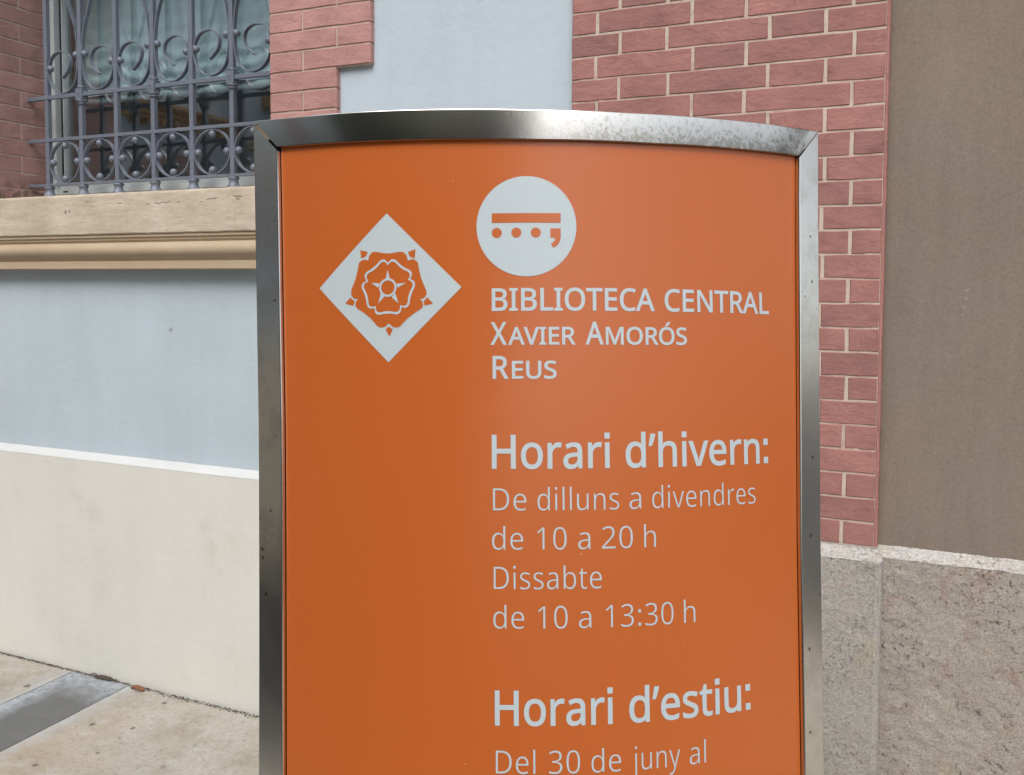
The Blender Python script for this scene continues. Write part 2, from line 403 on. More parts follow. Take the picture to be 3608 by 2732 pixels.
# ------------------------------------------------------------------ ground
b = MB(); b.box(-400, 400, -400, 400, -.2, -.12); tag(b.build('ground', M['asphalt']), kind='structure')
YK = -.55
pv = bpy.data.objects.new('pavement', None); COL.objects.link(pv); pv['kind'] = 'structure'
b = MB(); b.box(-9, 6, YK, 2.9, -.119, -.012); b.build('bedding', M['dirt'], pv)
def slab(x0, x1, y0, y1, mat, name):
    nx, ny = max(2, int((x1 - x0) / .03)), max(2, int((y1 - y0) / .03))
    nx, ny = min(nx, 120), min(ny, 120)
    V = []; Fc = []
    for j in range(ny + 1):
        for i in range(nx + 1):
            x = x0 + (x1 - x0) * i / nx; y = y0 + (y1 - y0) * j / ny
            e = min(i, nx - i, j, ny - j)
            z = noise.noise(Vector((x * 7, y * 7, 0))) * .0012 - (.0015 if e == 0 else 0)
            jx = noise.noise(Vector((y * 14, x0, 3))) * .0018 if i in (0, nx) else 0
            V.append((x + jx, y, z))
    for j in range(ny):
        for i in range(nx):
            a = j * (nx + 1) + i; Fc.append((a, a + 1, a + nx + 2, a + nx + 1))
    n0 = len(V)
    ring = [i for i in range(nx + 1)] + [j * (nx + 1) + nx for j in range(1, ny + 1)] + [ny * (nx + 1) + i for i in range(nx - 1, -1, -1)] + [j * (nx + 1) for j in range(ny - 1, 0, -1)]
    for i in ring: V.append((V[i][0], V[i][1], -.011))
    k = len(ring)
    for i in range(k): Fc.append((ring[i], n0 + i, n0 + (i + 1) % k, ring[(i + 1) % k]))
    return link(name, mesh(name, V, Fc), mat, pv)
def chx(y, s): return (-2.885 if s == 0 else -2.634) + (2.48 - y) * (.095 if s == 0 else .13)
slab(-5.2, -2.889, 1.2, 2.487, M['pave'], 'paving_slab'); slab(-5.2, -2.889, YK, 1.194, M['pave'], 'paving_slab')
slab(-2.884, -2.600, 1.2, 2.487, M['channel'], 'drain_slab'); slab(-2.884, -2.600, YK, 1.194, M['channel'], 'drain_slab')
slab(-2.596, 1.2, 1.2, 2.487, M['pave'], 'paving_slab'); slab(-2.596, 1.2, YK, 1.194, M['pave'], 'paving_slab'); slab(1.205, 5.9, YK, 2.487, M['pave'], 'paving_slab')
b = MB(); b.box(-9, 6, YK - .14, YK - .002, -.119, -.004); b.build('kerb', M['kerb'], pv, bevel=.01)
# grime packed into the joint between wall and paving
b = MB(); rr = random.Random(3)
for i in range(2600):
    x = -4.2 + 3.4 * rr.random(); d = abs(rr.gauss(0, .006)) * (1.8 if x > -2.45 else .9); y = 2.494 - d; s = .0012 + .003 * rr.random() ** 2
    z = .0005
    a = rr.random() * 6.3; c_, s_ = math.cos(a) * s, math.sin(a) * s
    b.add([(x + c_, y + s_, z), (x - s_, y + c_, z), (x - c_, y - s_, z), (x + s_, y - c_, z), (x, y, z + s * .9)], [(0, 1, 4), (1, 2, 4), (2, 3, 4), (3, 0, 4)])
for i in range(240):
    x = -2.724 + rr.gauss(0, .022); y = 2.488 + rr.gauss(0, .005); s = .002 + .003 * rr.random(); z = .001 + .006 * rr.random()
    b.add([(x + s, y, z), (x, y + s, z), (x - s, y, z), (x, y - s, z), (x, y, z + s)], [(0, 1, 4), (1, 2, 4), (2, 3, 4), (3, 0, 4)])
tag(b.build('dirt', M['dirt']), 'dark crumbs of dirt packed along the foot of the white wall', 'dirt', kind='stuff')
V = []; Fc = []
for j in range(5):
    for i in range(9):
        t_ = i / 8; w = .013 * math.sin(math.pi * min(1, t_ * .92 + .06)) ** .8 * (1 if j % 2 else .9)
        s_ = (j - 2) / 2
        V.append((-.030 + .060 * t_, s_ * w * 1.1, .003 + .010 * s_ * s_ + .006 * math.sin(t_ * 5) + .002 * math.sin(j * 2 + i)))
for j in range(4):
    for i in range(8): a = j * 9 + i; Fc.append((a, a + 1, a + 10, a + 9))
lf = link('leaf', mesh('leaf', V, Fc, True), M['leaf']); lf.location = (-2.531, 2.465, .002); lf.rotation_euler = (0.1, 0, .25); lf.scale = (.85, .85, .85)
md = lf.modifiers.new('thick', 'SOLIDIFY'); md.thickness = .001
tag(lf, 'curled rust brown dry leaf at the foot of the white wall', 'leaf')

# ------------------------------------------------------------------ facade
YB, YF, YP = 2.54, 2.518, 2.50        # plaster plane, brick face, plinth face
WX0, WX1, WZ0, WZ1 = -3.335, -1.955, 1.84, 3.02
fac = thing('library_facade', 'blue grey plastered library wall with red brick piers and barred window behind the orange sign', 'building', (-2, YB, 0))
fac.location = (0, 0, 0)
b = MB()
b.box(-9, WX0 - .012, YB, 2.86, .5, 5.2); b.box(WX0 - .012, WX1 + .012, YB, 2.86, .5, WZ0 - .05); b.box(WX1 + .012, -.5, YB, 2.86, .5, 5.2); b.box(WX0 - .012, WX1 + .012, YB, 2.86, WZ1, 5.2)
b.build('plaster_wall', M['blue'], fac)
b = MB(); b.prism_x([(YP, -.02), (YP, .817), (2.6, .817), (2.6, -.02)], -9, -.93); b.build('plinth', M['white'], fac)
# sloping ledge, slightly wavy as trowelled
V = []; n = 160
for i in range(n + 1):
    x = -5 + 4.07 * i / n; w1 = noise.noise(Vector((x * 9, 0, 0))) * .0012; w2 = noise.noise(Vector((x * 12, 5, 0))) * .0016
    V += [(x, YP - .001, .8175 + w1), (x, YP + .004, .821 + w1), (x, YB + .001, .839 + w2), (x, YB + .003, .8178)]
Fc = []
for i in range(n):
    for k in range(3): a = i * 4 + k; Fc.append((a, a + 4, a + 5, a + 1))
link('ledge', mesh('ledge', V, Fc), M['ledge'], fac)
# sill: one stone block with moulding below
rs = random.Random(5)
sill = bpy.data.objects.new('window_sill', None); COL.objects.link(sill); sill.parent = fac
V = []; prof = [(2.90, 1.846), (2.70, 1.832), (2.462, 1.7995), (2.4605, 1.797), (2.460, 1.792), (2.460, 1.74), (2.460, 1.70), (2.460, 1.660), (2.463, 1.656), (2.56, 1.656)]
n = 220; x0, x1 = -4.2, -1.42
for i in range(n + 1):
    x = x0 + (x1 - x0) * i / n
    for (y, z) in prof:
        q = Vector((x * 16, y * 5, z * 30)); d = noise.noise(q) * .0011
        ed = noise.noise(Vector((x * 35, 2, z * 8))) * .0012 if z > 1.78 or z < 1.662 else 0
        V.append((x, y + d * (1 if y < 2.5 else 0), z + ed))
k = len(prof); Fc = [(i * k + j, (i + 1) * k + j, (i + 1) * k + j + 1, i * k + j + 1) for i in range(n) for j in range(k - 1)]
Fc += [tuple(range(k)), tuple(range(n * k, n * k + k))[::-1]]
link('sill_block', mesh('sill_block', V, Fc), M['sill'], sill)
ov = [(2.4745, 1.6325)]
for i in range(11):
    a = math.radians(70 - 150 * i / 10 * .82); ov.append((2.492 - .034 * math.cos(a) , 1.600 + .034 * math.sin(a) * .85))
prof = [(2.56, 1.6555), (2.467, 1.6555), (2.467, 1.645), (2.4735, 1.643)] + [(2.4735, 1.635)] + ov[1:] + [(2.486, 1.5615), (2.479, 1.558), (2.478, 1.534), (2.480, 1.531), (2.56, 1.530)]
b = MB(); b.prism_x(prof, -4.2, -1.424); b.build('moulding', M['mould'], sill, bevel=.0008)

# --- bricks: cached meshes, 1 object each
BC = {}
def brick_mesh(L, H, D, var, chR=0.0):
    key = (round(L, 3), round(H, 3), round(D, 3), var, chR)
    if key in BC: return BC[key]
    r = random.Random(hash(key[:3]) * 31 + var * 7 + 1)
    j = lambda s: r.uniform(-s, s)
    hx, hz = L / 2, H / 2
    # outline ring (6 points: corners + mid top/bottom), front ring inset, back ring
    ring = [(-hx, -hz), (-hx * .3, -hz), (hx * .35, -hz), (hx, -hz), (hx, hz), (hx * .3, hz), (-hx * .35, hz), (-hx, hz)]
    ring = [(x + j(.0008), z + j(.0011)) for x, z in ring]
    V = [(x, D, z) for x, z in ring]
    V += [(x, .0026 + j(.0006), z) for x, z in ring]
    V += [(x - math.copysign(.0022, x) + j(.0004), j(.0009), z - math.copysign(.0020, z) + j(.0004)) for x, z in ring]
    F_ = []
    for a in (0, 8):
        for i in range(8): F_.append((a + i, a + (i + 1) % 8, a + 8 + (i + 1) % 8, a + 8 + i))
    F_ += [(16, 17, 22, 23), (17, 18, 21, 22), (18, 19, 20, 21)]
    me = mesh('brick', V, F_); BC[key] = me
    return me
NB = [0]
def brick(parent, mat, c, L, H, D, rot=0.0):
    me = brick_mesh(L, H, D, random.randrange(5))
    if not me.materials: me.materials.append(mat)
    elif me.materials[0] != mat:
        me = me.copy(); me.materials[0] = mat
    o = bpy.data.objects.new('brick', me); COL.objects.link(o); o.parent = parent
    o.location = (c[0], c[1], c[2]); o.rotation_euler = (random.uniform(-.006, .006), random.uniform(-.0015, .0015), rot + random.uniform(-.004, .004)); NB[0] += 1
    return o
JT = .0044     # half joint
# right pier
pier = bpy.data.objects.new('brick_pier', None); COL.objects.link(pier); pier.parent = fac
b = MB(); b.box(-.8965, -.0745, YF + .0024, 2.60, .815, 3.3); b.build('mortar_bed', M['mortar'], pier)
PX0, PX1 = -.899, -.0795
for r in range(38):
    z0 = .821 + .062 * r
    js = [-.826, -.559, -.418, -.154] if r % 2 == 0 else [-.760, -.625, -.359, -.2195]
    xs = [PX0] + [x + random.uniform(-.003, .003) for x in js] + [PX1]
    for a, c in zip(xs, xs[1:]):
        a2 = a + (JT if a != PX0 else 0); c2 = c - (JT if c != PX1 else 0)
        hj = random.uniform(.0015, .0025)
        brick(pier, M['brick_r'], ((a2 + c2) / 2, YF, z0 + .031), round(c2 - a2, 2) if False else (c2 - a2), .062 - 2 * hj, .03)
# painted rounded arris on the right corner of the pier
prof = [(-.0785, YF + .0015), (-.0750, YF + .0020), (-.0720, YF + .0045), (-.0700, YF + .0090), (-.0695, YF + .015), (-.0695, 2.60), (-.0785, 2.60)]
V = []; n = 120
for i in range(n + 1):
    z = .822 + 2.47 * i / n; d = noise.noise(Vector((z * 16, 0, 9))) * .0012
    V += [(x + d, y, z) for x, y in prof]
k = len(prof); Fc = [(i * k + j, i * k + (j + 1) % k, (i + 1) * k + (j + 1) % k, (i + 1) * k + j) for i in range(n) for j in range(k)]
o = link('arris', mesh('arris', V, Fc, True), M['brick_r'], pier)
# quoins beside the window, right-hand side
quoin = bpy.data.objects.new('brick_quoin', None); COL.objects.link(quoin); quoin.parent = fac
lines = [2.0445 + .0645 * i for i in range(-4, 16)]
b = MB()
for i, z0 in enumerate(lines):
    k = i - 4; wide = (k % 8) in (2, 3, 4, 5); odd = (k % 2 == 0)
    if z0 < 1.80: z0b = 1.80
    xe = -1.565 if wide else -1.693
    b.box(WX1 + .003, xe - .004, YF + .0035, YB + .02, max(z0, 1.80) + .0001, z0 + .0645)
    js = ([-1.824] if odd else [-1.692]) if wide else ([-1.824] if odd else [])
    xs = [WX1] + js + [xe]
    for a, c in zip(xs, xs[1:]):
        a2 = a + (.0025 if a != WX1 else 0); c2 = c - (.0025 if c != xe else 0)
        brick(quoin, M['brick_l'], ((a2 + c2) / 2, YF, z0 + .0322), c2 - a2, .0645 - .0044, .03 if a != WX1 else .28)
b.build('mortar_bed', M['mortar'], quoin)
# left quoin and its return (jamb) into the window opening
jamb = bpy.data.objects.new('brick_jamb', None); COL.objects.link(jamb); jamb.parent = fac
b = MB(); b.box(-3.60, WX0 - .0035, YF + .0035, 2.815, 1.80, 3.05); b.build('mortar_bed', M['mortar'], jamb)
for i in range(18):
    z0 = 1.862 - .0665 + .0665 * i
    H = .0665 - .0058
    odd = i % 2 == 0      # rows with a visible joint
    ys = [YF, 2.68, 2.812] if odd else [YF, 2.812]
    for a, c in zip(ys, ys[1:]):
        a2 = a + (.003 if a != YF else .0); c2 = c - (.003 if c != 2.812 else 0)
        L = c2 - a2
        brick(jamb, M['brick_j'], (WX0, (a2 + c2) / 2, z0 + .033), L, H, .03 if a != YF else .10, math.pi / 2)
    xs = [-3.60, -3.47, WX0 - .104] if odd else [-3.60, WX0 - .104]
    for a, c in zip(xs, xs[1:]): brick(jamb, M['brick_j'], ((a + c) / 2, YF, z0 + .033), c - a - .006, H, .03)
# stone base of the pier with chamfered head
def stonebox(name, mat, grid, parent, smooth=False):
    return link(name, mesh(name, grid[0], grid[1], smooth), mat, parent)
def rough_face(x0, x1, z0, z1, y, amp, nx, nz, fn=None, seed=0.):
    V = []; Fc = []
    for j in range(nz + 1):
        for i in range(nx + 1):
            x = x0 + (x1 - x0) * i / nx; z = z0 + (z1 - z0) * j / nz
            q = Vector((x * 30, seed, z * 30)); d = noise.fractal(q, 1.0, 2.1, 4) * amp
            q2 = noise.cell(Vector((x * 2, seed, z * 2)))
            p = [x, y + d, z]
            if fn: p = fn(i / nx, j / nz, p)
            V.append(tuple(p))
    for j in range(nz):
        for i in range(nx):
            a = j * (nx + 1) + i; Fc.append((a, a + 1, a + nx + 2, a + nx + 1))
    return V, Fc
base = bpy.data.objects.new('stone_base', None); COL.objects.link(base); base.parent = fac
SX1 = -.0565
b = MB(); b.prism_z([(-.93, 2.5005), (SX1 - .016, 2.5005), (SX1 - .009, 2.503), (SX1 - .003, 2.509), (SX1, 2.516), (SX1, 2.60), (-.93, 2.60)], -.02, .789)
b.build('stone_core', M['pierstone'], base, smooth=False, bevel=.003)
stonebox('stone_face', M['pierstone'], rough_face(-.93, SX1 - .018, -.01, .788, 2.4985, .0012, 120, 110), base)
def ch(u, v, p):
    z = .7885 + v * .0325 + noise.noise(Vector((p[0] * 40, 1, 0))) * .0016
    y = 2.499 + v * .0205 + (p[1] - 2.5)
    x = p[0]
    if u > .93: k = (u - .93) / .07; x = p[0] - v * .016 * k; y += .010 * k * (1 - v)
    return [x, y, z]
stonebox('chamfer', M['chamfer'], rough_face(-.93, SX1 + .001, 0, 1, 2.5, .0010, 130, 8, ch, 4.), base)
b = MB(); b.add([(SX1 + .001, 2.51, .788), (SX1 + .0005, 2.60, .788), (SX1 - .015, 2.60, .8205), (SX1 - .015, 2.52, .8205)], [(0, 1, 2, 3)]); b.add([(-.93, 2.517, .8205), (SX1 - .014, 2.517, .8205), (SX1 - .014, 2.60, .8205), (-.93, 2.60, .8205)], [(0, 1, 2, 3)]); b.build('chamfer_end', M['chamfer'], base)
# recessed bay on the right: brown render above rough stone dado
b = MB(); b.box(-.0695, 2.2, 2.560, 2.86, .815, 5.2); b.build('render_panel', M['brown'], fac)
dado = bpy.data.objects.new('stone_dado', None); COL.objects.link(dado); dado.parent = fac
b = MB(); b.box(SX1 - .010, 2.2, 2.548, 2.86, -.02, .790); b.box(SX1 - .010, 2.2, 2.562, 2.86, .790, .8145); b.build('stone_core', M['dado'], dado)
stonebox('stone_face', M['dado'], rough_face(SX1, 1.1, -.01, .793, 2.5415, .0024, 260, 190, None, 2.), dado)
def ch2(u, v, p):
    z = .7925 + v * .0285 + noise.noise(Vector((p[0] * 22, 3, v * 2))) * (.0032 * (1 - v) + .0012)
    return [p[0], 2.5405 + v * .0200 + (p[1] - 2.5) + noise.noise(Vector((p[0] * 30, v * 3, 8))) * .0015, z]
stonebox('chamfer', M['chamfer'], rough_face(SX1 - .012, 1.1, 0, 1, 2.5, .0016, 200, 8, ch2, 6.), dado)

# --- window
win = bpy.data.objects.new('window', None); COL.objects.link(win); win.parent = fac
fz0 = 1.848
b = MB(); b.box(WX0 + .001, WX0 + .037, 2.816, 2.88, fz0, WZ1); b.box(WX1 - .037, WX1, 2.816, 2.88, fz0, WZ1)
b.box(WX0 + .037, WX1 - .037, 2.818, 2.88, fz0, 1.871); b.box(WX0 + .037, WX1 - .037, 2.83, 2.88, 1.871, 1.893); b.box(WX0 + .037, WX1 - .037, 2.818, 2.88, WZ1 - .05, WZ1)
b.build('window_frame', M['frame'], win, bevel=.0025)
b = MB(); b.box(WX0 + .0372, WX0 + .052, 2.845, 2.872, 1.893, WZ1 - .05); b.box(WX0 + .052, WX1 - .04, 2.852, 2.868, 1.893, 1.899); b.build('rebate_shade', M['rebate_dark'], win)  # near-black strips stand for the shade in the glazing rebate
b = MB(); b.box(WX0 + .052, WX0 + .056, 2.842, 2.872, 1.893, WZ1 - .05); b.build('glazing_bead', M['frame'], win)
b = MB(); b.add([(WX0 + .04, 2.860, 1.885), (WX1 - .03, 2.860, 1.885), (WX1 - .03, 2.860, WZ1 - .03), (WX0 + .04, 2.860, WZ1 - .03)], [(0, 1, 2, 3)])
pane = link('pane', mesh('pane', b.v, b.f), M['glass'], win)
b = MB(); b.box(-3.262, -3.238, 2.8165, 2.819, 1.858, 1.864); b.build('drain_slot', M['black'], win)
b = MB()
b.box(-4.0, -1.2, 3.9, 3.95, 1.0, 3.4); b.box(-4.0, -3.95, 2.862, 5.0, 1.0, 3.4); b.box(-1.25, -1.2, 2.862, 5.0, 1.0, 3.4); b.box(-4.0, -1.2, 2.862, 5.05, .95, 1.0); b.box(-4.0, -1.2, 2.862, 5.05, 3.4, 3.45)
b.build('room_walls', M['room'], fac)
# curtain: gathered blind, swagged hem
V = []; nx, nz = 260, 90; cx0, cx1, cz0, cz1 = -3.335, -1.93, 2.243, 3.05
for j in range(nz + 1):
    for i in range(nx + 1):
        u = i / nx; v = j / nz; x = cx0 + (cx1 - cx0) * u; z = cz0 + .030 + (cz1 - cz0 - .03) * v
        ph = x * 21 + 1.3 * math.sin(x * 5) + .8 * math.sin(v * 3 + x * 3)
        amp = .006 + .012 * min(1, v * 2.2)
        y = 2.965 + amp * math.sin(ph) + amp * .4 * math.sin(ph * 2.3 + v * 4)
        sw = abs(math.sin(x * 12.5 + .6))
        y += .016 * math.exp(-v * 5) * math.sin((z - cz0) * 95 + 2.2 * sw) - .02 * math.exp(-v * 6)
        V.append((x, y, z))
Fc = [(j * (nx + 1) + i, j * (nx + 1) + i + 1, (j + 1) * (nx + 1) + i + 1, (j + 1) * (nx + 1) + i) for j in range(nz) for i in range(nx)]
cur = thing('curtain', 'pale teal gathered curtain hanging behind the barred window glass', 'curtain', (0, 0, 0))
link('cloth', mesh('cloth', V, Fc, True), M['curtain'], cur)
b = MB()
prof = [(2.955 + .012 * math.cos(a * math.pi / 4) , 2.258 + .017 * math.sin(a * math.pi / 4)) for a in range(8)]
b.prism_x(prof, cx0, cx1); b.build('hem', M['curtain'], cur, smooth=True)

# ------------------------------------------------------------------ window grille
gr = thing('window_grille', 'blue grey wrought iron window grille with scrolls, rings and balls', 'grille', (0, 0, 0))
GY = 2.72
PXS = [-3.226 + .1895 * k for k in range(7)]
HW = .0095
for k, x in enumerate(PXS):
    b = MB(); b.box(x - HW, x + HW, GY - HW, GY + HW, 1.868, 2.95); b.build('post', M['iron'], gr, bevel=.0012)
    b = MB(); b.lathe([(.026, 1.829), (.026, 1.834), (.0235, 1.837), (.018, 1.846), (.0155, 1.855), (.0175, 1.861), (.0205, 1.864), (.0205, 1.868), (.018, 1.871)], x, GY, 18); b.build('foot', M['iron'], gr, smooth=True)
for z, h in ((2.2295, .0078), (2.058, .0065), (1.877, .0050), (2.90, .0065)):
    b = MB(); b.box(-3.345, WX1 + .02, GY - HW - .0012, GY + HW - .003, z - h, z + h); b.build('rail', M['iron'], gr, bevel=.001)
def crom(pts, m_=6):
    P = [Vector(p) for p in pts]; P = [P[0] * 2 - P[1]] + P + [P[-1] * 2 - P[-2]]; out = []
    for i in range(1, len(P) - 2):
        for t in range(m_):
            t = t / m_; a, b_, c_, d = P[i - 1], P[i], P[i + 1], P[i + 2]
            out.append(.5 * ((2 * b_) + (c_ - a) * t + (2 * a - 5 * b_ + 4 * c_ - d) * t * t + (3 * b_ - a - 3 * c_ + d) * t ** 3))
    out.append(P[-2]); return out
def ribbon(pts, th, y0, y1, closed=False):
    n = len(pts); V = []; Fc = []
    for i, p in enumerate(pts):
        a = pts[(i - 1) % n] if closed or i > 0 else pts[i]; c_ = pts[(i + 1) % n] if closed or i < n - 1 else pts[i]
        t = (c_ - a).normalized(); nn = Vector((-t.y, t.x)) * th / 2
        V += [(p.x + nn.x, y0, p.y + nn.y), (p.x - nn.x, y0, p.y - nn.y), (p.x - nn.x, y1, p.y - nn.y), (p.x + nn.x, y1, p.y + nn.y)]
    for i in range(n if closed else n - 1):
        for k in range(4): a = i * 4; c_ = ((i + 1) % n) * 4; Fc.append((a + k, a + (k + 1) % 4, c_ + (k + 1) % 4, c_ + k))
    if not closed: Fc += [(0, 1, 2, 3), (n * 4 - 4, n * 4 - 3, n * 4 - 2, n * 4 - 1)]
    return V, Fc
SCR = [(-.102, 2.303), (-.067, 2.334), (-.057, 2.367), (-.069, 2.395), (-.103, 2.410), (-.141, 2.404), (-.165, 2.382), (-.1765, 2.350), (-.1745, 2.315), (-.163, 2.283), (-.140, 2.258), (-.112, 2.2455), (-.084, 2.2445), (-.056, 2.254), (-.034, 2.275), (-.021, 2.302), (-.0145, 2.340), (-.0125, 2.385), (-.0135, 2.43), (-.025, 2.497), (-.046, 2.553), (-.062, 2.607), (-.075, 2.68), (-.080, 2.76), (-.075, 2.85), (-.07, 2.895)]
ball_me = None
def ball(parent, x, z, y=GY - .003):
    global ball_me
    if ball_me is None:
        bm = bmesh.new(); bmesh.ops.create_uvsphere(bm, u_segments=16, v_segments=10, radius=.0138); ball_me = bpy.data.meshes.new('ball'); bm.to_mesh(ball_me); bm.free()
        ball_me.polygons.foreach_set('use_smooth', [True] * len(ball_me.polygons)); ball_me.materials.append(M['iron'])
    o = bpy.data.objects.new('ball', ball_me); COL.objects.link(o); o.parent = parent; o.location = (x, y, z); return o
for k in range(6):
    odd = PXS[k + 1] if k % 2 == 0 else PXS[k]; even = PXS[k] if k % 2 == 0 else PXS[k + 1]; sgn = 1 if k % 2 == 0 else -1
    jit = random.uniform(-.003, .003)
    pts = crom([(odd + sgn * dx * (1 if dx > -.05 else 1.0), z + jit * (1 if z < 2.42 and dx < -.05 else 0)) for dx, z in SCR])
    V, Fc = ribbon(pts, .0042, GY - HW + .001, GY + HW - .001)
    s_ = link('scroll', mesh('scroll', V, Fc), M['iron'], gr)
    ball(s_, odd - sgn * .0235, 2.387); ball(s_, even + sgn * .0235, 2.346 + jit)
    cx = (PXS[k] + PXS[k + 1]) / 2; cz = 1.9665; R_ = .0825
    pts = [Vector((cx + (R_ + .0015) * math.cos(a * math.pi / 24), cz + R_ * math.sin(a * math.pi / 24))) for a in range(48)]
    V, Fc = ribbon(pts, .0042, GY - HW + .001, GY + HW - .001, True)
    rg = link('ring', mesh('ring', V, Fc), M['iron'], gr)
    for dx, dz in ((-.068, 0), (.068, 0), (0, .066), (0, -.066)): ball(rg, cx + dx, cz + dz)
for k in (1, 3, 5):
    x = PXS[k]; z = 2.2295
    b = MB(); hw = .0175; b.box(x - hw, x + hw, GY - hw, GY + hw, z - .022, z + .022); h = .022
    co = b.build('collar', M['iron'], gr, bevel=.0015)
    b = MB(); b.lathe([(.0135, z + h + .011), (.0165, z + h + .009), (.0165, z + h + .005), (.0135, z + h + .003), (.0170, z + h)], x, GY, 18); b.build('collar_ring', M['iron'], co, smooth=True)
    b = MB(); b.lathe([(.019, z - h), (.0215, z - h - .003), (.0215, z - h - .006), (.0145, z - h - .009), (.0145, z - h - .011), (.0178, z - h - .013), (.0178, z - h - .016), (.0135, z - h - .019)], x, GY, 18); b.build('collar_ring', M['iron'], co, smooth=True)
    # cast rosette on the cube: four petals round a boss
    b = MB()
    for q in range(4):
        a = math.pi / 4 + q * math.pi / 2; px, pz = x + .0088 * math.cos(a), z + .0088 * math.sin(a)
        b.add([(px + .0045 * math.cos(w * math.pi / 3), GY - hw - .0002, pz + .0045 * math.sin(w * math.pi / 3)) for w in range(6)] + [(px, GY - hw - .0028, pz)], [(w, (w + 1) % 6, 6) for w in range(6)])
    b.add([(x + .003 * math.cos(w * math.pi / 3), GY - hw - .0002, z + .003 * math.sin(w * math.pi / 3)) for w in range(6)] + [(x, GY - h - .003, z)], [(w, (w + 1) % 6, 6) for w in range(6)])
    b.build('rosette', M['iron'], co)

# ------------------------------------------------------------------ the sign: a leaning, convex sheet
SO = Vector((-0.50510684, 1.13573545, -0.13218192 + CAM_H)); SK = 1.3197073
SEX = Vector((0.9348522, 0.3547120, 0.0151892)); SN = Vector((-0.3506691, 0.9291956, -0.1167336)); SEZ = Vector((-0.0555206, 0.1038023, 0.9930471))
def S(u, v, w=0.0):      # u along the curve, v up the lean, w towards the viewer
    th = u * SK; r = 1 / SK
    out = -(SN * math.cos(th) - SEX * math.sin(th))
    return SO + SEX * (r * math.sin(th)) + SN * (r * (1 - math.cos(th))) + SEZ * v + out * w
def lerp_tab(tab, t):
    xs = [a for a, _ in tab]; ys = [b_ for _, b_ in tab]
    return float(np.interp(t, xs, ys))
VB = -1.372
L_out = sorted([(.3854, -.3942), (.2705, -.3889), (.1199, -.3828), (.0155, -.3787), (-.0678, -.3756), (-.2726, -.3712), (-.5645, -.3670), (VB, -.362)])
L_in = sorted([(.3383, -.3434), (.2651, -.3405), (.1173, -.3355), (-.067, -.3290), (-.2726, -.3250), (-.5554, -.3210), (VB, -.316)])
R_out = sorted([(.3721, .5175), (.2691, .5129), (-.2373, .4967), (-.572, .4897), (VB, .482)])
R_in = sorted([(.3235, .4705), (.2641, .4678), (-.2334, .4531), (-.5632, .4489), (VB, .442)])
T_out = [(-.3935, .3895), (-.3276, .3837), (-.2387, .3795), (-.1444, .3750), (-.0492, .3705), (.0322, .3675), (.0953, .3662), (.1786, .3648), (.3125, .3661), (.4544, .3702), (.5175, .3735)]
T_in = [(-.3440, .3418), (-.2735, .3376), (-.1553, .3315), (-.0493, .3272), (.056, .3240), (.2097, .3228), (.3485, .3253), (.4705, .3282)]
sign = thing('library_sign', 'orange curved sign panel in a steel frame with library opening hours in pale lettering', 'sign', (0, 0, 0))
MARKS = [S(u, v) for u, v in [(0.4926, 0.1408), (0.4909, 0.2097), (0.4827, -0.1177), (0.4744, -0.2296), (-0.3493, -0.1889), (-0.3635, -0.2455), (-0.3628, -0.2576), (-0.3699, -0.202), (-0.3448, 0.1145), (-0.357, -0.3074), (0.4751, 0.1187), (0.4643, -0.3914), (0.4616, -0.5061)]]
M['steel'] = steel('steel_side', 'side', [(p.x, p.y, p.z, r) for p, r in zip(MARKS, [.0038, .0025, .0035, .0035, .003, .0045, .004, .003, .003, .004, .002, .0035, .003])])
CS = [(0, -.032), (0, -.0030), (.008, -.0012), (.026, -.0002), (.045, 0), (.965, 0), (.985, -.0004), (1, -.0022), (1, -.014)]
def bar(name, fout, fin, n, mat, sub=None):
    V = []; Fc = []; UV = []
    for j in range(len(CS) - 1):           # every facet keeps its own edge loops, so the folded sheet reads as flats
        base = len(V)
        for i in range(n + 1):
            t = i / n; a, b_ = fout(t), fin(t)
            for (s, w) in (CS[j], CS[j + 1]):
                V.append(S(a[0] + (b_[0] - a[0]) * s, a[1] + (b_[1] - a[1]) * s, w)); UV.append((t, s))
        for i in range(n): q = base + i * 2; Fc.append((q, q + 2, q + 3, q + 1))
    me = mesh(name, V, Fc, True)
    uvl = me.uv_layers.new(name='UVMap')
    for lp in me.loops: uvl.data[lp.index].uv = UV[lp.vertex_index]
    o = link(name, me, mat, sign)
    return o
def top_out(t): u = -.3915 + (.5165 + .3915) * t; return (u, lerp_tab(T_out, u))
def top_in(t): u = -.3425 + (.4690 + .3425) * t; return (u, lerp_tab(T_in, u))
bar('top_bar', top_out, top_in, 90, M['steel_top'])
def lo(t): v = VB + (.3842 - VB) * t; return (lerp_tab(L_out, v), v)
def li(t): v = VB + (.3370 - VB) * t; return (lerp_tab(L_in, v), v)
bar('side_bar', lo, li, 60, M['steel'])
def ro(t): v = VB + (.3718 - VB) * t; return (lerp_tab(R_out, v), v)
def ri(t): v = VB + (.3262 - VB) * t; return (lerp_tab(R_in, v), v)
bar('side_bar', ro, ri, 60, M['steel'])
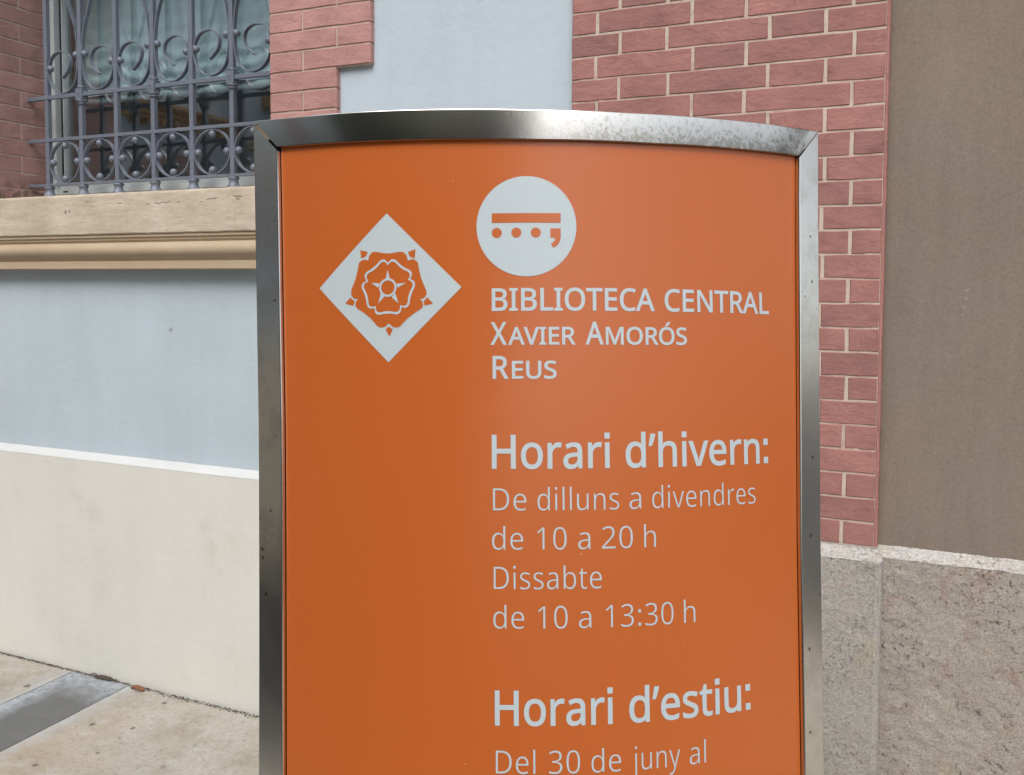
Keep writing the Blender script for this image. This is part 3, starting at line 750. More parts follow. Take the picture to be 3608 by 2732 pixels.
def sheet(name, mat, w, iu, nv=70, nu=60, grow=0.0, vtop=True):
    V = []
    for j in range(nv + 1):
        for i in range(nu + 1):
            a = i / nu
            v0 = VB + .02
            vt = v0 + (.35 - v0) * j / nv
            u = lerp_tab(L_in, vt) + grow_l(iu) + (lerp_tab(R_in, vt) + grow_r(iu) - lerp_tab(L_in, vt) - grow_l(iu)) * a
            top = lerp_tab(T_in, u) + (.018 if iu else .008)
            v = v0 + (top - v0) * j / nv
            V.append(S(u, v, w))
    Fc = [(j * (nu + 1) + i, j * (nu + 1) + i + 1, (j + 1) * (nu + 1) + i + 1, (j + 1) * (nu + 1) + i) for j in range(nv) for i in range(nu)]
    return link(name, mesh(name, V, Fc, True), mat, sign)
def grow_l(k): return -.040 if k else .0012
def grow_r(k): return .036 if k else -.0012
sheet('panel', M['orange'], -.0075, 0)
sheet('gap_backing', M['black'], -.0125, 1)  # black sheet behind the panel, stands for the shade in the frame gaps
sheet('back_panel', M['steel'], -.0315, 1)

# --- flat shapes on the panel
def film(name, loops, mat, w, parent=None, maxlen=.012):
    vs = []; 
    for l in loops: vs += l
    tris = tessellate_polygon([[Vector((x, y, 0)) for x, y in l] for l in loops])
    bm = bmesh.new(); bv = [bm.verts.new((x, y, 0)) for x, y in vs]
    for t in tris:
        try: bm.faces.new([bv[i] for i in t])
        except ValueError: pass
    for _ in range(6):
        es = [e for e in bm.edges if e.calc_length() > maxlen]
        if not es: break
        bmesh.ops.subdivide_edges(bm, edges=es, cuts=1)
        bmesh.ops.triangulate(bm, faces=[f for f in bm.faces if len(f.verts) > 3])
    bmesh.ops.recalc_face_normals(bm, faces=bm.faces[:])
    for v in bm.verts: v.co = S(v.co.x, v.co.y, w)
    me = bpy.data.meshes.new(name); bm.to_mesh(me); bm.free()
    # all faces towards the viewer
    return link(name, me, mat, parent or sign)
def joinfilm(name, groups, mat, w, parent=None, maxlen=.02):
    """groups: list of loop-lists, each tessellated on its own, joined into one mesh"""
    bmA = bmesh.new()
    for loops in groups:
        vs = [p for l in loops for p in l]
        tris = tessellate_polygon([[Vector((x, y, 0)) for x, y in l] for l in loops])
        bv = [bmA.verts.new((x, y, 0)) for x, y in vs]
        for t in tris:
            try: bmA.faces.new([bv[i] for i in t])
            except ValueError: pass
    for _ in range(6):
        es = [e for e in bmA.edges if e.calc_length() > maxlen]
        if not es: break
        bmesh.ops.subdivide_edges(bmA, edges=es, cuts=1)
        bmesh.ops.triangulate(bmA, faces=[f for f in bmA.faces if len(f.verts) > 3])
    for v in bmA.verts: v.co = S(v.co.x, v.co.y, w)
    me = bpy.data.meshes.new(name); bmA.to_mesh(me); bmA.free()
    return link(name, me, mat, parent or sign)
def area(l): return .5 * sum(l[i - 1][0] * l[i][1] - l[i][0] * l[i - 1][1] for i in range(len(l)))
def offset_loop(l, d):
    """move every point outwards (for the winding of an outer loop) by d, mitred"""
    n = len(l); out = []; sg = 1
    for i in range(n):
        p0, p, p1 = l[i - 1], l[i], l[(i + 1) % n]
        e0 = (p[0] - p0[0], p[1] - p0[1]); e1 = (p1[0] - p[0], p1[1] - p[1])
        l0 = math.hypot(*e0) or 1e-9; l1 = math.hypot(*e1) or 1e-9
        n0 = (e0[1] / l0, -e0[0] / l0); n1 = (e1[1] / l1, -e1[0] / l1)
        m = (n0[0] + n1[0], n0[1] + n1[1]); ml = m[0] ** 2 + m[1] ** 2
        k = 2 / ml if ml > .5 else 2 / .5
        out.append((p[0] + m[0] * d * k, p[1] + m[1] * d * k))
    return out
def inside(p, l):
    x, y = p; c = False
    for i in range(len(l)):
        x0, y0 = l[i - 1]; x1, y1 = l[i]
        if (y0 > y) != (y1 > y) and x < (x1 - x0) * (y - y0) / (y1 - y0) + x0: c = not c
    return c
GLYPHS = {
 '0': (0.459, '419 287 419 260 418 234 416 209 413 185 409 163 401 128 390 97 376 70 359 47 339 27 316 12 290 1 261 -6 229 -8 188 -4 153 8 122 27 97 54 76 88 60 129 52 156 47 186 43 217 40 251 39 287 40 323 42 357 46 389 51 418 58 446 73 486 93 520 119 547 149 566 186 578 229 581 269 578 304 566 335 547 361 520 382 486 399 446 406 418 412 389 416 357 419 323;110 287 110 257 112 228 114 202 117 178 121 156 131 125 143 98 159 78 178 64 202 55 229 52 256 55 279 64 298 78 314 98 326 124 336 156 340 178 344 202 346 228 348 257 348 287 348 317 346 346 344 372 340 396 336 417 326 449 314 475 298 495 279 510 256 518 229 521 202 518 178 510 159 495 143 475 131 449 121 417 117 396 114 372 112 346 110 317'),
 '1': (0.459, '285 0 216 0 216 400 216 439 217 470 219 499 196 477 169 455 108 405 71 452 226 573 285 573'),
 '2': (0.459, '417 0 38 0 38 59 188 210 261 287 280 309 295 331 306 353 315 376 320 399 322 424 318 453 309 477 294 496 273 510 249 518 221 520 194 519 169 514 147 506 126 495 104 482 83 466 45 513 94 548 113 557 132 565 153 572 174 577 197 580 221 581 255 579 285 572 313 562 336 548 356 531 372 510 384 485 391 458 394 428 392 399 386 371 375 344 361 318 344 292 324 267 247 185 128 67 128 64 417 64'),
 '3': (0.459, '395 439 394 414 389 392 381 372 370 355 356 339 340 326 321 316 300 307 277 302 277 298 319 290 353 276 379 255 398 229 409 198 413 163 410 131 403 101 390 74 371 50 348 30 318 14 297 6 275 0 250 -5 223 -7 193 -8 164 -7 136 -5 110 -1 85 5 60 13 36 23 36 89 61 78 87 69 114 61 141 56 168 52 194 51 241 55 278 65 305 81 324 104 335 132 339 164 337 187 331 206 320 223 306 236 288 247 265 255 240 261 211 264 179 265 123 265 123 326 180 326 209 327 236 332 259 339 278 350 294 362 307 377 316 394 321 413 323 434 320 460 311 481 295 498 274 511 249 519 219 521 199 521 181 519 164 515 117 498 75 473 39 521 61 537 87 550 115 563 147 573 181 579 218 581 252 579 283 574 309 566 332 555 352 540 376 511 390 477'),
 ':': (0.215, '60 0 152 0 152 96 60 96;60 336 152 336 152 432 60 432'),
 'A': (0.513, '437 0 368 177 141 177 73 0 0 0 224 575 289 575 512 0;282 415 274 438 263 473 255 500 247 468 238 438 230 415 165 241 346 241'),
 'B': (0.521, '241 573 282 571 319 568 351 561 380 552 404 541 424 526 439 508 450 486 457 460 459 431 457 409 453 389 446 371 437 354 424 340 409 328 392 317 372 309 350 304 350 300 373 295 395 288 415 279 433 267 448 253 461 236 470 215 476 191 478 163 475 130 467 100 454 74 436 52 413 33 385 19 354 8 318 2 279 0 78 0 78 573;256 329 300 331 334 339 357 352 372 371 381 394 384 423 380 451 369 474 351 490 324 502 289 509 245 511 150 511 150 329;150 269 150 61 265 61 311 64 346 74 371 91 388 112 398 138 401 168 399 188 395 205 388 221 377 235 362 247 344 256 321 263 293 267 260 269'),
 'C': (0.507, '323 517 294 516 266 510 241 502 217 490 196 474 178 456 162 434 149 410 139 383 131 353 127 321 125 286 126 259 129 233 133 208 139 185 147 164 164 132 186 105 213 83 244 68 281 58 322 55 347 56 371 58 394 62 460 78 460 15 438 8 416 2 393 -2 369 -6 342 -7 312 -8 278 -7 247 -2 217 5 191 15 166 28 144 44 124 62 106 82 91 105 78 131 68 158 59 188 54 219 50 252 49 287 50 313 52 337 55 361 60 384 67 406 81 440 99 471 120 499 145 523 174 543 206 559 242 571 281 578 324 581 353 580 381 577 409 572 435 565 460 557 482 547 453 486 394 508 372 513 348 516'),
 'D': (0.585, '536 292 535 255 531 220 524 188 514 158 501 131 485 106 467 84 447 64 424 47 399 33 371 21 341 12 309 5 274 1 237 0 78 0 78 573 254 573 288 571 320 567 350 561 378 552 404 540 428 526 450 510 470 491 487 470 502 446 514 420 524 392 531 361 535 328;460 289 459 319 456 346 451 371 444 394 435 415 416 444 391 469 361 487 327 500 287 508 244 511 150 511 150 62 228 62 272 64 311 71 346 82 377 98 402 119 423 144 439 174 451 208 458 246'),
 'E': (0.446, '398 0 78 0 78 573 398 573 398 509 150 509 150 330 383 330 383 268 150 268 150 63 398 63'),
 'H': (0.594, '516 0 443 0 443 267 150 267 150 0 78 0 78 573 150 573 150 330 443 330 443 573 516 573'),
 'I': (0.272, '239 0 32 0 32 42 99 57 99 515 32 531 32 573 239 573 239 531 172 515 172 57 239 42'),
 'L': (0.42, '78 0 78 573 150 573 150 64 400 64 400 0'),
 'M': (0.727, '330 0 144 485 144 0 78 0 78 573 184 573 362 100 544 573 650 573 650 0 578 0 578 485 390 0'),
 'N': (0.61, '532 0 447 0 144 472 144 0 78 0 78 573 161 573 464 103 464 573 532 573'),
 'O': (0.626, '577 287 577 261 575 236 571 212 567 189 561 166 547 132 531 101 510 73 486 49 459 29 428 13 393 1 355 -6 314 -8 271 -6 232 1 196 13 165 29 138 49 114 73 94 101 78 132 65 167 59 189 55 212 51 237 50 262 49 288 50 322 54 355 59 386 67 415 78 442 91 467 106 490 123 510 143 529 166 545 190 558 218 568 247 575 280 580 314 581 348 580 379 576 408 568 434 558 459 545 481 529 501 511 519 490 534 468 547 442 558 415 567 386 573 355 576 322;125 287 126 259 128 233 132 208 138 184 145 163 161 131 182 104 207 83 238 67 273 58 314 55 354 58 390 67 420 83 445 104 465 131 481 163 488 184 494 208 498 233 500 259 501 287 499 329 494 366 485 400 472 430 456 457 436 479 412 496 384 508 351 516 314 518 274 515 238 506 207 490 182 469 161 443 145 411 138 389 132 366 128 342 126 315'),
 'R': (0.499, '236 573 281 571 320 565 353 555 381 540 404 522 422 500 434 474 442 444 444 410 442 381 437 356 427 334 415 315 401 298 385 285 367 274 349 264 330 257 487 0 403 0 264 237 150 237 150 0 78 0 78 573;232 510 150 510 150 298 236 298 278 301 312 310 338 325 355 347 366 374 370 407 368 430 363 450 355 467 343 480 328 491 310 500 287 505 261 509'),
 'S': (0.44, '403 153 400 121 392 92 378 66 359 44 335 26 307 11 274 1 238 -6 198 -8 137 -5 83 4 41 19 41 88 62 80 86 72 113 65 142 59 171 56 201 55 228 56 252 60 273 66 290 74 305 85 316 98 324 113 329 129 330 147 329 164 325 180 318 194 308 207 295 218 277 230 255 241 228 252 196 265 131 294 114 305 98 317 85 330 74 344 65 359 57 375 52 393 49 413 48 435 51 464 58 490 71 513 89 533 110 550 136 563 165 573 197 579 231 581 262 580 290 577 318 572 343 565 367 558 389 549 366 487 302 508 278 513 254 516 229 517 207 516 187 513 169 507 155 499 142 489 133 478 126 464 122 450 121 434 122 416 126 400 133 386 143 373 156 362 172 351 193 341 217 330 246 318 278 306 307 293 332 279 353 264 371 247 385 228 395 206 401 181'),
 'T': (0.446, '259 0 187 0 187 509 8 509 8 573 437 573 437 509 259 509'),
 'U': (0.586, '513 202 511 164 503 128 489 95 470 65 446 40 416 20 395 10 372 2 347 -4 320 -7 290 -8 250 -6 213 1 181 13 152 29 128 50 108 75 92 103 81 133 74 167 72 204 72 573 144 573 144 201 148 158 161 122 182 93 211 72 248 59 294 55 327 57 355 63 379 73 399 88 415 105 427 126 435 149 440 174 442 202 442 573 513 573'),
 'V': (0.481, '481 573 277 0 204 0 0 573 75 573 204 205 220 160 231 119 241 80 250 119 262 161 277 207 405 573'),
 'X': (0.47, '467 0 385 0 233 249 79 0 3 0 193 298 15 573 95 573 236 348 377 573 453 573 276 300'),
 'a': (0.45, '231 437 261 436 287 432 311 425 331 415 347 403 368 375 381 338 385 293 385 0 334 0 320 61 317 61 304 46 292 33 279 22 265 13 250 5 234 -1 216 -5 195 -7 172 -8 148 -7 124 -2 103 6 84 16 68 30 55 48 45 68 39 92 37 119 43 159 59 192 87 219 110 231 137 241 168 249 203 254 243 257 316 259 316 285 313 317 306 342 293 359 275 371 253 378 227 380 205 379 183 376 163 370 106 347 84 400 104 410 126 419 151 426 177 432 204 436;252 208 204 203 167 195 141 182 124 165 113 144 110 119 112 97 120 79 132 66 148 56 167 51 188 49 223 52 253 62 279 79 299 103 311 134 315 172 315 210'),
 'b': (0.493, '139 461 138 410 135 373 139 373 153 390 169 405 189 419 213 429 240 435 272 437 303 435 331 428 357 417 380 401 401 381 418 357 432 328 441 295 447 257 449 215 448 186 446 160 441 135 435 112 427 91 410 61 390 36 365 17 337 3 306 -5 272 -8 240 -6 213 0 189 10 169 24 153 38 139 55 133 55 119 0 68 0 68 609 139 609;260 379 231 377 207 371 188 361 172 348 159 330 150 308 144 282 140 252 139 217 139 214 140 184 143 157 148 132 155 111 165 93 187 69 219 55 261 51 297 55 325 69 348 93 358 112 366 133 372 158 375 185 376 216 375 247 372 274 366 298 358 320 348 338 325 360 296 374'),
 'd': (0.493, '221 -8 190 -6 162 1 136 12 113 28 92 48 75 72 61 101 52 134 46 172 44 214 46 256 52 294 62 327 75 357 93 381 113 402 137 417 162 429 191 436 221 438 243 437 262 434 280 429 296 423 310 416 323 407 335 397 345 386 354 374 359 374 356 405 354 438 354 609 425 609 425 0 368 0 358 58 354 58 345 46 335 35 323 24 310 15 296 7 279 1 262 -4 242 -7;232 51 273 55 305 67 328 88 343 117 352 154 355 200 355 213 354 244 351 271 346 296 338 318 329 336 306 360 274 375 231 379 196 374 168 359 146 334 135 315 127 293 122 269 118 242 117 213 118 183 122 156 127 133 135 111 146 93 168 69 197 55'),
 'e': (0.452, '234 438 269 435 301 427 329 414 354 396 374 373 390 346 402 315 409 281 411 244 411 201 117 201 122 157 134 119 154 90 181 69 215 56 254 52 280 53 305 56 327 60 392 82 392 20 370 11 349 4 327 -1 304 -5 279 -7 251 -8 212 -5 176 3 143 17 114 36 90 61 70 91 61 112 53 134 48 158 45 184 44 212 45 239 48 265 53 289 59 312 68 333 86 364 108 390 134 411 164 426 198 435;233 380 202 377 175 366 154 348 137 323 125 293 119 257 338 257 336 281 333 302 326 322 318 338 306 353 292 364 276 373 256 378'),
 'h': (0.496, '139 431 138 399 135 370 140 370 149 385 161 397 174 407 188 416 204 424 221 429 238 434 255 436 273 437 306 435 335 430 360 421 382 408 399 391 413 370 423 344 429 314 431 280 431 0 361 0 361 275 358 307 351 333 338 353 319 367 295 376 265 379 235 377 210 370 189 360 173 347 160 329 150 308 144 283 140 254 139 222 139 0 68 0 68 609 139 609'),
 'i': (0.207, '139 430 139 0 68 0 68 430;62 518 146 518 146 602 62 602'),
 'j': (0.207, '18 -192 -18 -190 -44 -183 -44 -126 -19 -132 9 -134 25 -132 39 -128 51 -120 61 -108 66 -90 68 -67 68 430 139 430 139 -64 137 -90 133 -113 126 -133 116 -151 103 -166 87 -177 67 -186 44 -191;62 518 146 518 146 602 62 602'),
 'l': (0.207, '139 0 68 0 68 609 139 609'),
 'n': (0.496, '275 438 304 436 331 432 354 424 374 414 391 401 405 384 416 363 424 339 429 311 431 280 431 0 361 0 361 275 358 307 351 333 338 353 319 367 295 376 265 379 222 374 189 361 166 338 151 308 142 269 139 223 139 0 68 0 68 430 125 430 136 371 140 371 150 385 162 398 175 409 190 418 206 425 222 431 239 435 257 437'),
 'o': (0.485, '442 216 440 181 436 150 428 121 417 95 404 71 388 51 369 33 348 18 324 7 299 -1 271 -6 241 -8 214 -6 188 -1 163 7 140 18 119 33 100 51 84 71 70 95 59 121 51 150 46 181 44 216 45 243 48 269 53 293 60 316 68 336 87 367 110 392 137 412 169 426 204 435 244 438 281 435 316 426 347 412 374 392 398 367 417 336 426 316 433 293 438 269 441 243;117 216 119 184 123 154 130 128 141 105 155 86 172 71 192 59 216 53 243 51 270 53 294 59 314 71 331 86 345 105 356 128 363 154 367 184 369 216 367 248 363 277 355 303 345 325 331 344 314 359 294 370 270 376 242 379 202 374 171 359 147 335 136 317 128 295 122 271 118 245'),
 'r': (0.331, '269 438 295 437 319 433 310 368 287 372 264 374 248 373 232 369 217 363 202 355 189 346 176 334 166 321 156 305 149 289 143 270 140 251 139 229 139 0 68 0 68 430 126 430 134 351 137 351 147 367 158 381 170 395 183 407 198 418 214 426 231 433 249 437'),
 's': (0.384, '348 119 346 92 339 69 327 49 311 32 292 18 268 6 241 -2 210 -6 176 -8 148 -7 122 -5 99 -1 78 5 59 11 42 19 42 83 104 60 128 54 153 50 178 49 211 51 236 57 256 66 269 79 277 94 280 112 279 123 276 132 271 141 264 150 253 158 239 167 174 196 103 228 84 239 69 252 57 266 48 283 43 302 41 324 46 358 61 386 85 408 104 419 125 427 149 433 174 437 202 438 228 437 252 434 275 430 298 424 319 417 339 409 315 353 258 372 238 377 218 379 197 380 171 379 149 374 131 366 118 356 111 343 108 328 109 317 113 307 119 298 127 290 139 282 154 274 219 246 289 215 306 203 321 191 333 176 341 159 346 140'),
 't': (0.29, '212 50 245 53 272 59 272 5 240 -4 200 -8 178 -7 157 -3 138 4 120 13 104 27 91 44 82 66 76 93 74 125 74 375 13 375 13 409 75 437 103 528 144 528 144 430 269 430 269 375 144 375 144 127 146 103 153 83 163 69 177 58 193 52'),
 'u': (0.496, '427 430 427 0 370 0 359 57 356 57 346 43 334 31 321 20 306 11 290 4 273 -1 256 -5 238 -7 220 -8 187 -6 159 -1 134 8 112 21 95 38 81 59 71 85 65 114 63 148 63 430 135 430 135 153 137 122 145 96 158 76 176 62 200 53 230 51 260 53 285 59 306 69 323 82 336 100 345 121 352 146 356 175 357 206 357 430'),
 'v': (0.407, '163 0 0 430 75 430 167 176 180 137 193 96 201 63 204 63 214 96 227 138 241 176 332 430 407 430 244 0'),
 'y': (0.409, '1 430 76 430 169 185 184 144 196 105 205 68 209 68 224 121 245 186 333 430 409 430 224 -59 213 -85 201 -108 188 -130 173 -148 157 -164 138 -176 117 -185 94 -191 67 -192 34 -190 9 -186 9 -130 30 -133 56 -135 72 -134 86 -131 99 -126 110 -118 121 -110 130 -99 138 -87 145 -73 152 -59 174 -2'),
 'Ó': (0.626, '577 287 577 261 575 236 571 212 567 189 561 166 547 132 531 101 510 73 486 49 459 29 428 13 393 1 355 -6 314 -8 271 -6 232 1 196 13 165 29 138 49 114 73 94 101 78 132 65 167 59 189 55 212 51 237 50 262 49 288 50 322 54 355 59 386 67 415 78 442 91 467 106 490 123 510 143 529 166 545 190 558 218 568 247 575 280 580 314 581 348 580 379 576 408 568 434 558 459 545 481 529 501 511 519 490 534 468 547 442 558 415 567 386 573 355 576 322;125 287 126 259 128 233 132 208 138 184 145 163 161 131 182 104 207 83 238 67 273 58 314 55 354 58 390 67 420 83 445 104 465 131 481 163 488 184 494 208 498 233 500 259 501 287 499 329 494 366 485 400 472 430 456 457 436 479 412 496 384 508 351 516 314 518 274 515 238 506 207 490 182 469 161 443 145 411 138 389 132 366 128 342 126 315;432 749 411 722 381 688 348 656 318 629 271 629 271 638 297 674 325 717 347 757 432 757'),
 '’': (0.14, '131 564 112 503 88 437 62 376 10 376 21 424 32 476 42 527 50 573 125 573'),
}

def glyph(ch, d):
    adv, s = GLYPHS[ch]; loops = []
    for part in s.split(';'):
        q = [int(t) / 1000 for t in part.split()]
        loops.append(list(zip(q[::2], q[1::2])))
    res = []
    for i, l in enumerate(loops):
        hole = sum(inside(l[0], m_) for j, m_ in enumerate(loops) if j != i) % 2 == 1
        if (area(l) > 0) == hole: l = l[::-1]       # outer ccw, holes cw
        res.append((hole, offset_loop(l, d)))
    outs = [[l] for h, l in res if not h]
    for h, l in res:
        if h:
            for o in outs:
                if inside(l[0], o[0]): o.append(l); break
    return adv, outs
CAPH = .573
WT = {'m': .0135, 's': .0150, 'b': .0112, 'l': -.0080}
TR = {'m': 0.0, 's': 0.0, 'b': .0, 'l': .012}
def word(s, u0, u1, v, cap, kind):
    """loops of a word fitted between u0 and u1 on baseline v with capital height cap"""
    x = 0; G_ = []
    for ch in s:
        adv, outs = glyph(ch, WT[kind])
        G_ += [[[(px + x, py) for px, py in l] for l in o] for o in outs]; x += adv + TR[kind]
    xs = [p[0] for o in G_ for p in o[0]]; a, b_ = min(xs), max(xs)
    ky = cap / (CAPH + 2 * WT[kind])
    return [[[(u0 + (px - a) / (b_ - a) * (u1 - u0), v + (py + WT[kind]) * ky) for px, py in l] for l in o] for o in G_]
TC, LC, BC_, SCAP = .0312, .0291, .0456, .0242
LINES = [
 [('BIBLIOTECA', -.0106, .2178, .0902, TC, 'm'), ('CENTRAL', .2325, .4071, .0902, TC, 'm')],
 [('X', -.0128, .0101, .0440, TC, 'm'), ('AVIER', .0117, .1043, .0440, SCAP, 's'), ('A', .1180, .1434, .0440, TC, 'm'), ('MORÓS', .1464, .2657, .0440, SCAP, 's')],
 [('R', -.0099, .0123, -.0020, TC, 'm'), ('EUS', .0166, .0778, -.0020, SCAP, 's')],
 [('Horari', -.0115, .1502, -.1230, BC_, 'b'), ('d’hivern:', .1722, .3989, -.1230, BC_, 'b')],
 [('De', -.0101, .0351, -.1782, LC, 'l'), ('dilluns', .0503, .1622, -.1782, LC, 'l'), ('a', .1768, .1934, -.1782, LC, 'l'), ('divendres', .2095, .3742, -.1782, LC, 'l')],
 [('de', -.0116, .0304, -.2301, LC, 'l'), ('10', .0495, .0891, -.2301, LC, 'l'), ('a', .1049, .1215, -.2301, LC, 'l'), ('20', .1376, .1807, -.2301, LC, 'l'), ('h', .1970, .2139, -.2301, LC, 'l')],
 [('Dissabte', -.0096, .1366, -.2822, LC, 'l')],
 [('de', -.0104, .0310, -.3338, LC, 'l'), ('10', .0497, .0895, -.3338, LC, 'l'), ('a', .1049, .1216, -.3338, LC, 'l'), ('13:30', .1418, .2379, -.3338, LC, 'l'), ('h', .2536, .2709, -.3338, LC, 'l')],
 [('Horari', -.0090, .1499, -.4602, BC_, 'b'), ('d’estiu:', .1724, .3573, -.4602, BC_, 'b')],
 [('Del', -.0079, .0446, -.5215, LC, 'l'), ('30', .0627, .1043, -.5215, LC, 'l'), ('de', .1198, .1602, -.5215, LC, 'l'), ('juny', .1753, .2444, -.5215, LC, 'l'), ('al', .2585, .2832, -.5215, LC, 'l')],
]
for ln in LINES:
    groups = []
    for wd in ln: groups += word(*wd)
    joinfilm('lettering', groups, M['film'], -.0070)
# round emblem
em = bpy.data.objects.new('round_emblem', None); COL.objects.link(em); em.parent = sign
cu, cv, cr = .0378, .2064, .0691
film('disc', [[(cu + cr * math.cos(a * math.pi / 60), cv + cr * math.sin(a * math.pi / 60)) for a in range(120)]], M['film'], -.0070, em)
film('emblem_bar', [[(-.0100, .2113), (.0851, .2107), (.0852, .2239), (-.0100, .2245)]], M['orange'], -.0066, em)
for x in (-.0032, .0238, .0506): film('emblem_dot', [[(x + .0069 * math.cos(a * math.pi / 16), .1974 + .0069 * math.sin(a * math.pi / 16)) for a in range(32)]], M['orange'], -.0066, em)
film('emblem_comma', [[(.07065, .2030), (.0850, .2030), (.0850, .1915), (.0845, .1880), (.0832, .1842), (.0810, .1808), (.0780, .1782), (.0745, .1764), (.0711, .1817), (.0733, .1829), (.0752, .1846), (.0766, .1867), (.0773, .1886), (.0774, .1902), (.07065, .1902)]], M['orange'], -.0066, em)
# diamond emblem
de = bpy.data.objects.new('diamond_emblem', None); COL.objects.link(de); de.parent = sign
film('diamond', [[(-.2687, .1290), (-.1577, .0217), (-.0524, .1236), (-.1612, .2303)]], M['film'], -.0070, de)
def smooth_closed(P, m_=4):
    n = len(P); out = []
    for i in range(n):
        a, b_, c_, d = P[i - 1], P[i], P[(i + 1) % n], P[(i + 2) % n]
        for t in range(m_):
            t /= m_
            out.append(tuple(.5 * ((2 * b_[k]) + (c_[k] - a[k]) * t + (2 * a[k] - 5 * b_[k] + 4 * c_[k] - d[k]) * t * t + (3 * b_[k] - a[k] - 3 * c_[k] + d[k]) * t ** 3) for k in (0, 1)))
    return out
OUT = [(-0.15888, 0.17357), (-0.15289, 0.17371), (-0.14227, 0.17526), (-0.13552, 0.17458), (-0.13132, 0.17001), (-0.12922, 0.16253), (-0.1238, 0.16413), (-0.11881, 0.16335), (-0.11467, 0.15941), (-0.11322, 0.15139), (-0.10951, 0.13635), (-0.10274, 0.12128), (-0.10172, 0.1153), (-0.10519, 0.10984), (-0.11217, 0.10823), (-0.10806, 0.10555), (-0.10703, 0.10058), (-0.10887, 0.09567), (-0.11916, 0.08957), (-0.13056, 0.0813), (-0.13995, 0.07197), (-0.14415, 0.06968), (-0.15092, 0.07062), (-0.15731, 0.07594), (-0.16372, 0.0707), (-0.17061, 0.07026), (-0.17517, 0.07277), (-0.18504, 0.08365), (-0.19613, 0.09201), (-0.20623, 0.09798), (-0.20919, 0.10253), (-0.20831, 0.10756), (-0.20472, 0.11107), (-0.21242, 0.11298), (-0.21609, 0.11799), (-0.21545, 0.12507), (-0.20872, 0.14001), (-0.20496, 0.15507), (-0.20365, 0.16212), (-0.19985, 0.16559), (-0.19382, 0.16651), (-0.18893, 0.16506), (-0.18763, 0.17148), (-0.18324, 0.17653), (-0.17666, 0.17682), (-0.16578, 0.17429)]
film('rose_outline', [OUT], M['orange'], -.0066, de)
SEP = [[(-0.12923, 0.17433), (-0.118, 0.1779), (-0.11923, 0.16516), (-0.1263, 0.16802)], [(-0.1007, 0.11072), (-0.09256, 0.10184), (-0.10437, 0.09933), (-0.10662, 0.10453)], [(-0.15687, 0.07155), (-0.15134, 0.06724), (-0.15641, 0.0576), (-0.16242, 0.06748)], [(-0.21698, 0.11396), (-0.20989, 0.10762), (-0.21258, 0.10204), (-0.22519, 0.10574)], [(-0.20149, 0.18031), (-0.18987, 0.17707), (-0.19295, 0.17114), (-0.20009, 0.16865)]]
for s in SEP: film('sepal', [s], M['orange'], -.0066, de)
rc = (-.1587, .1258)
def ringloop(k):
    tab = [(0, .0318), (2.5, .0350), (7, .0378), (13, .0389), (19, .0378), (27, .0353), (36, .0346)]
    pts = []
    for p in range(5):
        for dgr in range(-35, 37, 3):
            r = float(np.interp(abs(dgr), [a for a, _ in tab], [b_ for _, b_ in tab])) + k
            a = math.radians(90 + 72 * p + dgr); pts.append((rc[0] + r * math.cos(a), rc[1] + r * math.sin(a)))
    return pts
film('petal_line', [ringloop(.0017), ringloop(-.0017)], M['film'], -.0062, de, .008)
STAR = [[(-0.16221, 0.13691), (-0.15924, 0.15106), (-0.15535, 0.13666)], [(-0.14598, 0.13053), (-0.1321, 0.13147), (-0.14407, 0.12507)], [(-0.14764, 0.11759), (-0.14254, 0.10307), (-0.15315, 0.11216)], [(-0.16428, 0.11311), (-0.17311, 0.10397), (-0.16905, 0.11929)], [(-0.17385, 0.12608), (-0.18371, 0.1333), (-0.17083, 0.13201)]]
for s in STAR: film('star_point', [s], M['film'], -.0062, de)
cir = lambda r: [(rc[0] + r * math.cos(a * math.pi / 24), rc[1] + r * math.sin(a * math.pi / 24)) for a in range(48)]
film('centre_ring', [cir(.0131), cir(.0100)], M['film'], -.0060, de, .008)

